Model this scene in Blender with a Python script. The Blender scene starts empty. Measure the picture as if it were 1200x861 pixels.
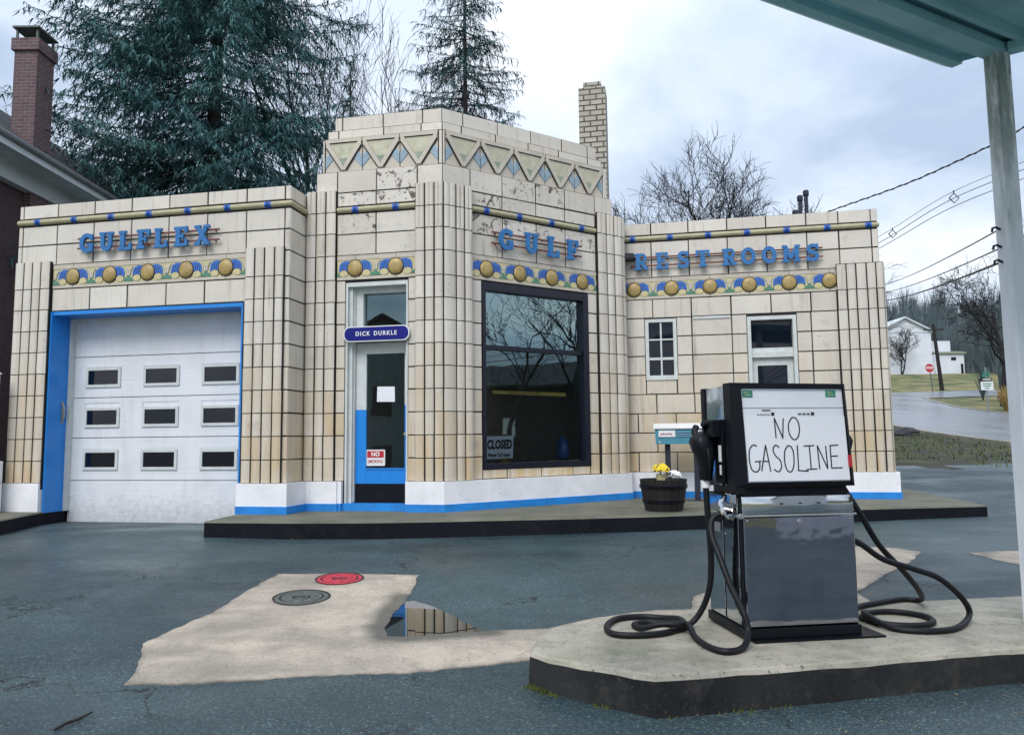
import bpy, math, random
from mathutils import Vector, Matrix, noise
from mathutils.geometry import delaunay_2d_cdt
random.seed(7)
PI = math.pi
scene = bpy.context.scene
col = scene.collection

# ------------------------------------------------------------------ camera, sky, sun, exposure
EYE = 0.9266
cam_data = bpy.data.cameras.new('camera')
cam_data.sensor_width = 36.0
cam_data.lens = 888.73 / 1200 * 36.0
cam_data.clip_start = 0.05
cam_data.clip_end = 3000
cam = bpy.data.objects.new('camera', cam_data)
col.objects.link(cam)
_p, _r = 0.0933, -0.0108
_R = Vector((1, 0, 0)); _U = Vector((0, -math.sin(_p), math.cos(_p))); _F = Vector((0, math.cos(_p), math.sin(_p)))
_r2 = math.cos(_r) * _R + math.sin(_r) * _U
_u2 = -math.sin(_r) * _R + math.cos(_r) * _U
cam.matrix_world = Matrix(((_r2.x, _u2.x, -_F.x, 0), (_r2.y, _u2.y, -_F.y, 0), (_r2.z, _u2.z, -_F.z, EYE), (0, 0, 0, 1)))
scene.camera = cam

SUN_EL, SUN_AZ = 46.0, 205.0          # azimuth measured clockwise from +Y: the soft sun is behind the camera, to the left
sd = bpy.data.lights.new('sun', 'SUN')
sd.energy = 1.35
sd.angle = math.radians(28)
sd.color = (1.0, 0.975, 0.945)
sun = bpy.data.objects.new('sun', sd)
col.objects.link(sun)
_a = math.radians(SUN_AZ); _e = math.radians(SUN_EL)
_to = Vector((math.sin(_a) * math.cos(_e), math.cos(_a) * math.cos(_e), math.sin(_e)))
sun.rotation_euler = _to.to_track_quat('Z', 'Y').to_euler()
sun.location = _to * 60

scene.view_settings.view_transform = 'Standard'
scene.view_settings.look = 'None'
scene.view_settings.gamma = 1.0
scene.view_settings.use_curve_mapping = False
scene.view_settings.exposure = 0.62
scene.render.resolution_x, scene.render.resolution_y = 1024, 734

world = bpy.data.worlds.new('World')
scene.world = world
world.use_nodes = True
wn, wl = world.node_tree.nodes, world.node_tree.links
bg = wn['Background']
bg.inputs['Strength'].default_value = 0.1
sky = wn.new('ShaderNodeTexSky')
sky.sky_type = 'NISHITA'
sky.sun_disc = False
sky.sun_elevation = _e
sky.sun_rotation = _a
tc = wn.new('ShaderNodeTexCoord')
sep = wn.new('ShaderNodeSeparateXYZ'); wl.new(tc.outputs['Generated'], sep.inputs[0])
def wmath(op, a, b=None, c=None):
    n = wn.new('ShaderNodeMath'); n.operation = op
    for i, v in enumerate((a, b, c)):
        if v is None: continue
        if isinstance(v, (int, float)): n.inputs[i].default_value = v
        else: wl.new(v, n.inputs[i])
    return n.outputs[0]
zc = wmath('MAXIMUM', sep.outputs['Z'], 0.0)
den = wmath('ADD', zc, 0.22)
cmb = wn.new('ShaderNodeCombineXYZ')
wl.new(wmath('DIVIDE', sep.outputs['X'], den), cmb.inputs[0])
wl.new(wmath('DIVIDE', sep.outputs['Y'], den), cmb.inputs[1])
cn = wn.new('ShaderNodeTexNoise'); cn.inputs['Scale'].default_value = 1.15; cn.inputs['Detail'].default_value = 7; cn.inputs['Roughness'].default_value = 0.55
cn.inputs['Distortion'].default_value = 0.25
wl.new(cmb.outputs[0], cn.inputs['Vector'])
cr = wn.new('ShaderNodeValToRGB')
cr.color_ramp.elements[0].position = 0.36; cr.color_ramp.elements[0].color = (0.345, 0.425, 0.545, 1)
cr.color_ramp.elements[1].position = 0.66; cr.color_ramp.elements[1].color = (0.86, 0.88, 0.91, 1)
e = cr.color_ramp.elements.new(0.5); e.color = (0.54, 0.61, 0.715, 1)
wl.new(cn.outputs['Fac'], cr.inputs[0])
# an overcast sky is brighter overhead than at the horizon
gain = wmath('MULTIPLY_ADD', zc, 7.0, 8.2)
vm = wn.new('ShaderNodeVectorMath'); vm.operation = 'SCALE'
wl.new(cr.outputs[0], vm.inputs[0]); wl.new(gain, vm.inputs['Scale'])
mx = wn.new('ShaderNodeMix'); mx.data_type = 'RGBA'
mx.inputs['Factor'].default_value = 0.86
wl.new(sky.outputs[0], mx.inputs['A']); wl.new(vm.outputs[0], mx.inputs['B'])
wl.new(mx.outputs['Result'], bg.inputs['Color'])

# ------------------------------------------------------------------ material helpers
class NT:
    def __init__(s, name):
        s.m = bpy.data.materials.new(name); s.m.use_nodes = True
        s.t = s.m.node_tree; s.b = s.t.nodes['Principled BSDF']; s.out = s.t.nodes['Material Output']
        s._c = None
    def n(s, typ, **kw):
        x = s.t.nodes.new(typ)
        for k, v in kw.items(): setattr(x, k, v)
        return x
    def put(s, inp, v):
        if isinstance(v, (int, float)): inp.default_value = v
        elif isinstance(v, tuple): inp.default_value = v if len(v) == 4 or inp.type == 'VECTOR' else (*v, 1)
        else: s.t.links.new(v, inp)
    def coord(s, scale=(1, 1, 1)):
        if s._c is None: s._c = s.n('ShaderNodeTexCoord').outputs['Object']
        if scale == (1, 1, 1): return s._c
        mp = s.n('ShaderNodeMapping'); mp.inputs['Scale'].default_value = scale
        s.t.links.new(s._c, mp.inputs['Vector']); return mp.outputs[0]
    def noise(s, scale, detail=4, rough=0.55, stretch=(1, 1, 1), dist=0.0):
        x = s.n('ShaderNodeTexNoise'); s.put(x.inputs['Vector'], s.coord(stretch))
        x.inputs['Scale'].default_value = scale; x.inputs['Detail'].default_value = detail; x.inputs['Roughness'].default_value = rough; x.inputs['Distortion'].default_value = dist
        return x.outputs['Fac']
    def voro(s, scale, feature='F1', stretch=(1, 1, 1)):
        x = s.n('ShaderNodeTexVoronoi', feature=feature); s.put(x.inputs['Vector'], s.coord(stretch)); x.inputs['Scale'].default_value = scale
        return x.outputs['Distance']
    def math(s, op, a, b=None, c=None, clamp=False):
        x = s.n('ShaderNodeMath', operation=op, use_clamp=clamp)
        for i, v in enumerate((a, b, c)):
            if v is not None: s.put(x.inputs[i], v)
        return x.outputs[0]
    def step(s, v, lo, hi):
        x = s.n('ShaderNodeMapRange'); x.clamp = True
        s.put(x.inputs[0], v); x.inputs[1].default_value = lo; x.inputs[2].default_value = hi
        return x.outputs[0]
    def mix(s, f, a, b, blend='MIX'):
        x = s.n('ShaderNodeMix', data_type='RGBA', blend_type=blend)
        s.put(x.inputs['Factor'], f); s.put(x.inputs['A'], a); s.put(x.inputs['B'], b)
        return x.outputs['Result']
    def attr(s, name):
        x = s.n('ShaderNodeAttribute', attribute_name=name); return x.outputs['Fac']
    def bump(s, h, strength=0.3, dist=0.01):
        x = s.n('ShaderNodeBump'); x.inputs['Strength'].default_value = strength; x.inputs['Distance'].default_value = dist
        s.put(x.inputs['Height'], h); s.t.links.new(x.outputs[0], s.b.inputs['Normal'])
    def set(s, **kw):
        names = dict(color='Base Color', rough='Roughness', metal='Metallic', spec='Specular IOR Level', coat='Coat Weight', coatr='Coat Roughness')
        for k, v in kw.items(): s.put(s.b.inputs[names[k]], v)
        return s

def paint(name, c, rough=0.45, var=0.12, dirt=0.25, dirt_col=(0.12, 0.11, 0.09), scale=6.0, bump=0.05, metal=0.0, spec=0.5):
    """paint or plastic with gentle tone drift, grime and fine roughness"""
    k = NT(name)
    n1 = k.noise(scale, 5, 0.6); n2 = k.noise(scale * 4.3, 4, 0.65, (1, 1, 0.35))
    c2 = tuple(x * (1 - var) for x in c)
    base = k.mix(k.step(n1, 0.35, 0.68), c, c2)
    base = k.mix(k.math('MULTIPLY', k.step(n2, 0.58, 0.78), dirt), base, dirt_col)
    k.set(color=base, rough=k.math('MULTIPLY_ADD', n1, 0.25, rough - 0.12), metal=metal, spec=spec)
    if bump: k.bump(k.noise(60, 3), bump, 0.004)
    return k.m

MAT = {}
def M_tile():
    k = NT('glazed_terracotta')
    tone, spall, yel = k.attr('tone'), k.attr('spall'), k.attr('yel')
    c = k.mix(tone, (0.72, 0.67, 0.59), (0.60, 0.545, 0.465))
    n = k.noise(2.2, 6, 0.6)
    c = k.mix(k.math('MULTIPLY', k.step(n, 0.42, 0.72), 0.35), c, (0.47, 0.44, 0.395))
    cloud = k.noise(0.7, 5, 0.6)
    c = k.mix(k.math('MULTIPLY', k.step(cloud, 0.45, 0.7), 0.22), c, (0.40, 0.37, 0.33))
    st = k.noise(7.0, 5, 0.6, (1, 1, 0.16))
    c = k.mix(k.math('MULTIPLY', k.math('MULTIPLY', k.step(st, 0.28, 0.62), yel), 0.85), c, (0.56, 0.40, 0.20))
    drip = k.noise(15.0, 5, 0.62, (1, 1, 0.05)); dgate = k.step(k.noise(1.3, 4), 0.42, 0.62)
    c = k.mix(k.math('MULTIPLY', k.math('MULTIPLY', k.step(drip, 0.54, 0.70), dgate), 0.55), c, (0.15, 0.13, 0.11))
    soot = k.noise(3.1, 7, 0.7)
    c = k.mix(k.math('MULTIPLY', k.step(soot, 0.58, 0.74), 0.35), c, (0.20, 0.18, 0.155))
    sp = k.math('MULTIPLY', k.step(k.noise(6.5, 9, 0.72, dist=0.6), 0.565, 0.59), k.step(spall, 0.3, 0.6))
    sp2 = k.math('MULTIPLY', k.step(k.noise(19, 5, 0.7), 0.61, 0.63), k.step(spall, 0.02, 0.5))
    dots = k.math('MULTIPLY', k.step(k.noise(21, 4, 0.62), 0.705, 0.725), 0.9)
    allsp = k.math('MAXIMUM', k.math('MAXIMUM', sp, sp2), dots)
    c = k.mix(allsp, c, k.mix(k.noise(40, 3), (0.04, 0.037, 0.034), (0.20, 0.17, 0.14)))
    k.set(color=c, rough=k.math('ADD', k.math('MULTIPLY_ADD', n, 0.22, 0.22), k.math('MULTIPLY', allsp, 0.4)), spec=0.5)
    k.bump(k.math('SUBTRACT', k.math('MULTIPLY', k.noise(9, 4), 0.6), k.math('MULTIPLY', allsp, 1.0)), 0.4, 0.006)
    return k.m
MAT['tile'] = M_tile()
MAT['grout'] = paint('old_grout', (0.018, 0.017, 0.017), 0.9, 0.4, 0.3, (0.12, 0.1, 0.07), bump=0.2)
def M_whitebase():
    k = NT('white_masonry_paint')
    c = k.mix(k.step(k.noise(3, 5), 0.4, 0.7), (0.84, 0.84, 0.86), (0.72, 0.72, 0.75))
    sp = k.math('MULTIPLY', k.step(k.noise(16, 6, 0.7), 0.64, 0.67), k.step(k.noise(1.7, 3), 0.4, 0.55))
    sp = k.math('MAXIMUM', sp, k.math('MULTIPLY', k.step(k.noise(55, 4, 0.7), 0.66, 0.70), 0.7))
    c = k.mix(sp, c, (0.20, 0.17, 0.15))
    k.set(color=c, rough=0.55); k.bump(k.math('SUBTRACT', k.noise(22, 6), sp), 0.5, 0.006)
    return k.m
MAT['white_base'] = M_whitebase()
MAT['blue_base'] = paint('bright_blue_masonry_paint', (0.015, 0.25, 0.72), 0.5, 0.25, 0.5, (0.02, 0.035, 0.06), 5, 0.2)
MAT['blue_door'] = paint('bright_blue_wood_paint', (0.015, 0.24, 0.72), 0.35, 0.12, 0.25, (0.01, 0.08, 0.25), 4)
MAT['blue_letter'] = paint('faded_blue_enamel', (0.022, 0.17, 0.44), 0.5, 0.25, 0.5, (0.05, 0.10, 0.15), 9, 0.12)
MAT['navy'] = paint('navy_frame_paint', (0.004, 0.005, 0.016), 0.35, 0.2, 0.1)
MAT['gold'] = paint('gold_glaze', (0.46, 0.33, 0.12), 0.4, 0.35, 0.45, (0.25, 0.15, 0.05), 14, 0.15)
MAT['fblue'] = paint('blue_glaze', (0.045, 0.17, 0.58), 0.3, 0.3, 0.25, (0.02, 0.05, 0.15), 16)
MAT['fgreen'] = paint('green_glaze', (0.10, 0.25, 0.17), 0.35, 0.25, 0.2, scale=16)
MAT['fyellow'] = paint('pale_yellow_glaze', (0.62, 0.55, 0.30), 0.35, 0.2, 0.25, (0.3, 0.24, 0.1), 14)
MAT['khaki'] = paint('khaki_glaze', (0.46, 0.42, 0.26), 0.35, 0.25, 0.4, (0.14, 0.12, 0.06), 9, 0.1)
MAT['ltblue'] = paint('pale_blue_glaze', (0.24, 0.42, 0.57), 0.4, 0.3, 0.6, (0.4, 0.38, 0.33), 14)
MAT['ygreen'] = paint('yellow_green_glaze', (0.56, 0.54, 0.39), 0.4, 0.25, 0.6, (0.36, 0.39, 0.32), 8)
MAT['dgreen'] = paint('sage_glaze', (0.29, 0.35, 0.26), 0.4, 0.25, 0.3, scale=9)
MAT['creamp'] = paint('plain_cream_glaze', (0.57, 0.51, 0.42), 0.35, 0.15, 0.25, (0.25, 0.22, 0.17), 5, 0.1)
MAT['red_rail'] = paint('rusty_red_rail_paint', (0.20, 0.06, 0.05), 0.6, 0.4, 0.5, (0.05, 0.03, 0.03), 12)
def M_garage():
    k = NT('white_metal_panel')
    s = k.n('ShaderNodeSeparateXYZ'); k.put(s.inputs[0], k.coord())
    low = k.step(s.outputs[2], 0.55, -0.15)
    c = k.mix(k.step(k.noise(2.2, 5), 0.4, 0.7), (0.74, 0.755, 0.78), (0.66, 0.675, 0.70))
    st = k.noise(9, 6, 0.65, (1, 1, 0.12))
    c = k.mix(k.math('MULTIPLY', k.step(st, 0.54, 0.72), 0.22), c, (0.34, 0.33, 0.31))
    sp = k.math('ADD', k.math('MULTIPLY', low, 0.6), k.math('MULTIPLY', k.noise(14, 6, 0.72), 0.9))
    c = k.mix(k.math('MULTIPLY', k.step(sp, 0.75, 1.1), 0.42), c, (0.24, 0.23, 0.21))
    sc = k.step(k.noise(30, 3, 0.6, (0.08, 0.08, 1)), 0.66, 0.70)
    c = k.mix(k.math('MULTIPLY', sc, 0.25), c, (0.40, 0.40, 0.40))
    k.set(color=c, rough=0.42); k.bump(k.noise(5, 3), 0.06, 0.02)
    return k.m
MAT['door_white'] = M_garage()
MAT['trim_white'] = paint('worn_white_trim', (0.62, 0.65, 0.63), 0.5, 0.15, 0.4, (0.18, 0.2, 0.18), 8, 0.08)
MAT['black'] = paint('black_plastic', (0.004, 0.005, 0.009), 0.42, 0.3, 0.2, (0.03, 0.03, 0.03), 8, spec=0.22)
MAT['kick'] = paint('black_kick_plate', (0.004, 0.005, 0.010), 0.4, 0.3, 0.2, spec=0.25)
MAT['rubber'] = paint('black_rubber', (0.005, 0.006, 0.009), 0.5, 0.3, 0.25, (0.04, 0.04, 0.04), 30, spec=0.3)
MAT['pump_white'] = paint('white_pump_panel', (0.74, 0.77, 0.82), 0.35, 0.06, 0.1, (0.4, 0.4, 0.4), 3, 0.0)
MAT['paper'] = paint('white_paper', (0.78, 0.80, 0.84), 0.7, 0.05, 0.08, (0.4, 0.4, 0.4), 3, 0.0)
MAT['ink'] = paint('black_ink', (0.01, 0.01, 0.012), 0.6, 0.2, 0.0, bump=0)
MAT['white'] = paint('white_enamel', (0.80, 0.80, 0.80), 0.35, 0.08, 0.08, bump=0)
MAT['sign_blue'] = paint('royal_blue_enamel', (0.010, 0.014, 0.20), 0.35, 0.2, 0.1, bump=0, spec=0.25)
MAT['sign_red'] = paint('red_enamel', (0.50, 0.025, 0.04), 0.35, 0.2, 0.2, bump=0)
MAT['sign_green'] = paint('green_enamel', (0.03, 0.24, 0.16), 0.4, 0.15, 0.1, bump=0)
MAT['yellow_tape'] = paint('yellow_tape', (0.72, 0.58, 0.12), 0.4, 0.1, 0.1, bump=0)
MAT['teal_box'] = paint('teal_box_paint', (0.05, 0.24, 0.33), 0.45, 0.2, 0.2)
MAT['post_dark'] = paint('dark_iron', (0.015, 0.02, 0.04), 0.5, 0.3, 0.2)
MAT['barrel'] = paint('dark_oak_staves', (0.012, 0.009, 0.008), 0.7, 0.5, 0.4, (0.06, 0.045, 0.035), 12, 0.3)
MAT['soil'] = paint('potting_soil', (0.02, 0.015, 0.01), 0.95, 0.4, 0.3, bump=0.5)
MAT['leaf'] = paint('dark_leaf', (0.035, 0.09, 0.03), 0.5, 0.4, 0.0, bump=0)
MAT['pet_yellow'] = paint('yellow_petals', (0.80, 0.58, 0.01), 0.6, 0.2, 0.0, bump=0)
MAT['pet_white'] = paint('white_petals', (0.80, 0.80, 0.78), 0.6, 0.1, 0.0, bump=0)
MAT['pet_dark'] = paint('dark_petals', (0.03, 0.012, 0.03), 0.6, 0.2, 0.0, bump=0)
MAT['rust_red'] = paint('red_manhole_paint', (0.52, 0.035, 0.06), 0.55, 0.3, 0.45, (0.12, 0.02, 0.02), 14, 0.3)
MAT['iron'] = paint('grey_iron', (0.10, 0.115, 0.105), 0.6, 0.3, 0.3, scale=14, bump=0.3)
MAT['wire'] = paint('black_cable', (0.012, 0.012, 0.014), 0.6, 0.2, 0.0, bump=0)
MAT['pole'] = paint('tarred_pole', (0.02, 0.018, 0.018), 0.9, 0.4, 0.3, (0.06, 0.05, 0.05))
MAT['galv'] = paint('galvanised_steel', (0.33, 0.35, 0.36), 0.5, 0.2, 0.2, metal=0.6)
MAT['siding'] = paint('white_siding', (0.72, 0.75, 0.80), 0.6, 0.1, 0.2, (0.35, 0.37, 0.4), 1.2)
MAT['old_clap'] = paint('grey_green_clapboard', (0.20, 0.25, 0.26), 0.6, 0.15, 0.2, scale=1.2)
MAT['roof_dark'] = paint('dark_shingles', (0.045, 0.05, 0.06), 0.9, 0.4, 0.3, scale=3, bump=0.3)
MAT['eave'] = paint('pale_eave_paint', (0.62, 0.68, 0.71), 0.6, 0.2, 0.3, scale=2)
MAT['blue_jug'] = paint('blue_jug', (0.03, 0.10, 0.40), 0.2, 0.2, 0.0, bump=0)
MAT['dim_room'] = paint('dim_room_plaster', (0.05, 0.055, 0.075), 0.9, 0.3, 0.2, scale=1.5)
MAT['wood'] = paint('varnished_counter', (0.10, 0.07, 0.045), 0.5, 0.3, 0.2)
MAT['gold_grass'] = paint('dry_golden_grass', (0.40, 0.28, 0.10), 0.9, 0.3, 0.0, bump=0)
MAT['tarp'] = paint('black_tarp', (0.012, 0.012, 0.016), 0.5, 0.3, 0.2, bump=0.4)
MAT['moss'] = paint('moss', (0.09, 0.11, 0.025), 0.95, 0.4, 0.3, scale=20, bump=0.5)
MAT['litter'] = paint('dead_leaves', (0.30, 0.24, 0.12), 0.9, 0.5, 0.3, scale=9, bump=0)
MAT['twig'] = paint('dead_twig', (0.02, 0.016, 0.014), 0.9, 0.3, 0.0)
MAT['bark'] = paint('grey_bark', (0.050, 0.045, 0.045), 0.95, 0.4, 0.3, (0.02, 0.02, 0.02), 4, 0.4)
MAT['bark_dark'] = paint('dark_bark', (0.022, 0.022, 0.026), 0.95, 0.4, 0.3, scale=4, bump=0.3)
def M_foliage(name, a, b):
    k = NT(name)
    k.set(color=k.mix(k.attr('tone'), a, b), rough=0.75, spec=0.2)
    return k.m
MAT['needle'] = M_foliage('spruce_needles', (0.034, 0.10, 0.108), (0.12, 0.25, 0.245))
MAT['needle2'] = M_foliage('fir_needles', (0.030, 0.085, 0.092), (0.09, 0.20, 0.195))
MAT['wood_far'] = M_foliage('bare_wood_far', (0.035, 0.058, 0.066), (0.12, 0.155, 0.165))
MAT['grassblade'] = M_foliage('grass_blades', (0.035, 0.07, 0.02), (0.14, 0.14, 0.06))

def M_chrome(name, c, rough):
    k = NT(name)
    n = k.noise(5, 4)
    k.set(color=k.mix(k.step(k.noise(7, 5, 0.6, (1, 1, 0.3)), 0.5, 0.8), c, tuple(x * 0.8 for x in c)), metal=1.0, rough=k.math('MULTIPLY_ADD', n, rough, rough * 0.5))
    k.bump(k.noise(2.6, 3), 0.16, 0.02)
    return k.m
MAT['chrome'] = M_chrome('polished_stainless', (0.62, 0.64, 0.66), 0.07)
MAT['steel_door'] = M_chrome('stainless_door', (0.36, 0.37, 0.42), 0.05)

def M_glass_dark():
    k = NT('dark_reflecting_glass')
    k.set(color=(0.004, 0.006, 0.014), rough=0.03, spec=0.45); k.bump(k.noise(1.7, 2), 0.06, 0.02); return k.m
MAT['glass_dark'] = M_glass_dark()
def M_glass_clear(name='shop_window_glass', base_=0.145):
    k = NT(name)
    tr = k.n('ShaderNodeBsdfTransparent'); tr.inputs[0].default_value = (0.80, 0.84, 0.88, 1)
    gl = k.n('ShaderNodeBsdfGlossy'); gl.inputs['Roughness'].default_value = 0.01; gl.inputs[0].default_value = (0.66, 0.90, 0.92, 1)
    fr = k.n('ShaderNodeFresnel'); fr.inputs['IOR'].default_value = 1.55
    bp = k.n('ShaderNodeBump'); bp.inputs['Strength'].default_value = 0.07; bp.inputs['Distance'].default_value = 0.02
    k.put(bp.inputs['Height'], k.noise(1.4, 2)); k.t.links.new(bp.outputs[0], gl.inputs['Normal'])
    mxs = k.n('ShaderNodeMixShader')
    k.put(mxs.inputs[0], k.math('MULTIPLY_ADD', fr.outputs[0], 1.0, base_, clamp=True))
    k.t.links.new(tr.outputs[0], mxs.inputs[1]); k.t.links.new(gl.outputs[0], mxs.inputs[2]); k.t.links.new(mxs.outputs[0], k.out.inputs[0])
    return k.m
MAT['glass'] = M_glass_clear()
MAT['glass_upper'] = M_glass_clear('brightened_upper_glass', 0.30)  # same window glass, reflection raised to brighten the upper pane

def M_asphalt():
    k = NT('wet_asphalt')
    big = k.noise(0.28, 6, 0.62); mid = k.noise(1.7, 7, 0.68); fine = k.noise(95, 2, 0.8); grit = k.noise(52, 3, 0.75)
    c = k.mix(k.step(big, 0.38, 0.62), (0.023, 0.047, 0.056), (0.054, 0.089, 0.097))
    c = k.mix(k.math('MULTIPLY', k.step(mid, 0.44, 0.66), 0.55), c, (0.028, 0.046, 0.054))
    c = k.mix(k.math('MULTIPLY', k.step(k.noise(0.55, 6, 0.65, (0.6, 1.5, 1), 0.8), 0.49, 0.62), 0.6), c, (0.011, 0.024, 0.034))
    c = k.mix(k.math('MULTIPLY', k.step(k.noise(0.9, 4, 0.6, (1.0, 0.25, 1)), 0.58, 0.72), 0.35), c, (0.074, 0.120, 0.124))
    oil = k.math('MULTIPLY', k.step(k.noise(1.15, 3, 0.5, dist=0.3), 0.68, 0.74), 0.6)
    c = k.mix(oil, c, (0.007, 0.009, 0.012))
    spk = k.math('MULTIPLY', k.step(k.math('ADD', k.math('MULTIPLY', fine, 0.5), k.math('MULTIPLY', grit, 0.5)), 0.545, 0.64), k.math('MULTIPLY_ADD', k.step(k.noise(1.1, 4), 0.35, 0.65), 0.55, 0.40))
    c = k.mix(spk, c, (0.21, 0.285, 0.295))
    c = k.mix(k.math('MULTIPLY', k.step(grit, 0.45, 0.34), 0.7), c, (0.010, 0.014, 0.018))
    ck = k.n('ShaderNodeTexVoronoi', feature='DISTANCE_TO_EDGE')
    wob = k.n('ShaderNodeVectorMath', operation='ADD')
    nz = k.n('ShaderNodeTexNoise'); nz.inputs['Scale'].default_value = 1.9; nz.inputs['Detail'].default_value = 9; nz.inputs['Roughness'].default_value = 0.62; k.put(nz.inputs['Vector'], k.coord())
    k.put(wob.inputs[0], k.coord()); k.put(wob.inputs[1], nz.outputs['Color'])
    k.put(ck.inputs['Vector'], wob.outputs[0]); ck.inputs['Scale'].default_value = 0.5
    crack = k.math('MULTIPLY', k.step(ck.outputs['Distance'], 0.0065, 0.002), k.step(k.noise(0.55, 4), 0.46, 0.56))
    c = k.mix(crack, c, (0.006, 0.008, 0.010))
    wet = k.step(k.noise(0.55, 5, 0.6, (1, 1.6, 1)), 0.42, 0.62)
    k.set(color=c, rough=k.math('MULTIPLY_ADD', wet, -0.33, 0.60), spec=0.45)
    k.bump(k.math('SUBTRACT', k.math('ADD', k.math('MULTIPLY', fine, 0.6), grit), k.math('MULTIPLY', crack, 1.6)), 0.55, 0.009)
    return k.m
MAT['asphalt'] = M_asphalt()
def M_road():
    k = NT('wet_road')
    n = k.noise(0.25, 5, 0.6, (1.4, 0.25, 1))
    c = k.mix(k.step(n, 0.4, 0.65), (0.14, 0.15, 0.17), (0.24, 0.255, 0.275))
    k.set(color=c, rough=k.math('MULTIPLY_ADD', n, 0.4, 0.10), spec=0.7); k.bump(k.noise(40, 3), 0.2, 0.005)
    return k.m
MAT['road'] = M_road()
def M_concrete(name, a, b, d, speck=0.8, green=0.0, spec=0.4):
    k = NT(name)
    n = k.noise(1.3, 7, 0.62); n2 = k.noise(5, 6, 0.65); f = k.noise(38, 3, 0.75)
    c = k.mix(k.step(n, 0.38, 0.66), a, b)
    c = k.mix(k.math('MULTIPLY', k.step(n2, 0.52, 0.74), 0.6), c, d)
    c = k.mix(k.math('MULTIPLY', k.step(f, 0.60, 0.68), speck), c, (0.05, 0.045, 0.045))
    c = k.mix(k.math('MULTIPLY', k.step(f, 0.40, 0.33), speck * 0.5), c, tuple(min(1, x * 1.35) for x in a))
    if green: c = k.mix(k.math('MULTIPLY', k.step(k.noise(2.4, 5), 0.5, 0.68), green), c, (0.075, 0.095, 0.04))
    k.set(color=c, rough=k.math('MULTIPLY_ADD', n, 0.3, 0.55), spec=spec); k.bump(k.math('ADD', k.math('MULTIPLY', n2, 1.2), f), 0.45, 0.006)
    return k.m
def M_patch():
    k = NT('worn_pale_concrete')
    n = k.noise(1.1, 7, 0.65); n2 = k.noise(4.2, 7, 0.68); f = k.noise(50, 3, 0.78); tiny = k.noise(110, 2, 0.8)
    c = k.mix(k.step(n, 0.38, 0.64), (0.50, 0.43, 0.345), (0.37, 0.32, 0.265))
    c = k.mix(k.math('MULTIPLY', k.step(n2, 0.44, 0.68), 0.75), c, (0.26, 0.225, 0.185))
    c = k.mix(k.math('MULTIPLY', k.step(k.noise(0.8, 5, 0.6, (1, 2.2, 1)), 0.47, 0.62), 0.6), c, (0.20, 0.18, 0.15))
    c = k.mix(k.math('MULTIPLY', k.step(f, 0.585, 0.66), 0.75), c, (0.10, 0.09, 0.085))
    c = k.mix(k.math('MULTIPLY', k.step(tiny, 0.40, 0.33), 0.5), c, (0.62, 0.57, 0.50))
    d = k.math('ADD', k.attr('damp'), k.math('MULTIPLY_ADD', n2, 0.5, -0.25))
    c = k.mix(k.math('MULTIPLY', k.step(d, 0.35, 0.75), 0.85), c, (0.085, 0.085, 0.070))
    e = k.math('ADD', k.attr('edge'), k.math('MULTIPLY_ADD', n2, 1.0, -0.5))
    c = k.mix(k.math('MULTIPLY', k.step(e, 0.80, 1.10), 0.55), c, (0.09, 0.09, 0.085))
    k.set(color=c, rough=k.math('MULTIPLY_ADD', k.step(d, 0.3, 0.8), -0.35, 0.75), spec=0.35)
    k.bump(k.math('ADD', k.math('MULTIPLY', n2, 1.2), f), 0.5, 0.007)
    return k.m
MAT['patch'] = M_patch()
MAT['patch_old'] = M_concrete('pale_concrete', (0.47, 0.415, 0.35), (0.36, 0.325, 0.28), (0.26, 0.235, 0.20))
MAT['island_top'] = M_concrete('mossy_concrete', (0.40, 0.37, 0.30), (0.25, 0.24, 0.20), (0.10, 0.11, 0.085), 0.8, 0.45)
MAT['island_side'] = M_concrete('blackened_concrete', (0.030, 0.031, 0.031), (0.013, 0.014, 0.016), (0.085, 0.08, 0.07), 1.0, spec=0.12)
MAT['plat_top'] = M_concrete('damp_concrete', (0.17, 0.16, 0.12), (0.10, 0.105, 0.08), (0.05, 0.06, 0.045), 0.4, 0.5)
MAT['plat_side'] = M_concrete('near_black_kerb', (0.009, 0.010, 0.015), (0.006, 0.007, 0.011), (0.02, 0.02, 0.022), 0.3, spec=0.12)  # near-black riser, much darker than the platform top
def M_water():
    k = NT('puddle_water'); k.set(color=(0.012, 0.016, 0.016), rough=0.015, spec=1.0); k.b.inputs['IOR'].default_value = 1.6
    return k.m
MAT['water'] = M_water()
def M_brick(name, c1, c2, mort, sx=0.215, sy=0.075, msize=0.012):
    k = NT(name)
    s = k.n('ShaderNodeSeparateXYZ'); k.put(s.inputs[0], k.coord())
    cb = k.n('ShaderNodeCombineXYZ'); k.put(cb.inputs[0], k.math('ADD', s.outputs[0], s.outputs[1])); k.put(cb.inputs[1], s.outputs[2])
    b = k.n('ShaderNodeTexBrick'); k.put(b.inputs['Vector'], cb.outputs[0])
    b.inputs['Scale'].default_value = 1; b.inputs['Brick Width'].default_value = sx; b.inputs['Row Height'].default_value = sy; b.inputs['Mortar Size'].default_value = msize
    b.inputs['Color1'].default_value = (*c1, 1); b.inputs['Color2'].default_value = (*c2, 1); b.inputs['Mortar'].default_value = (*mort, 1); b.inputs['Mortar Smooth'].default_value = 0.1
    c = k.mix(k.math('MULTIPLY', k.step(k.noise(5, 5), 0.45, 0.7), 0.4), b.outputs['Color'], tuple(x * 0.6 for x in c2))
    k.set(color=c, rough=0.8); k.bump(k.math('SUBTRACT', 1.0, b.outputs['Fac']), 0.5, 0.008)
    return k.m
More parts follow.
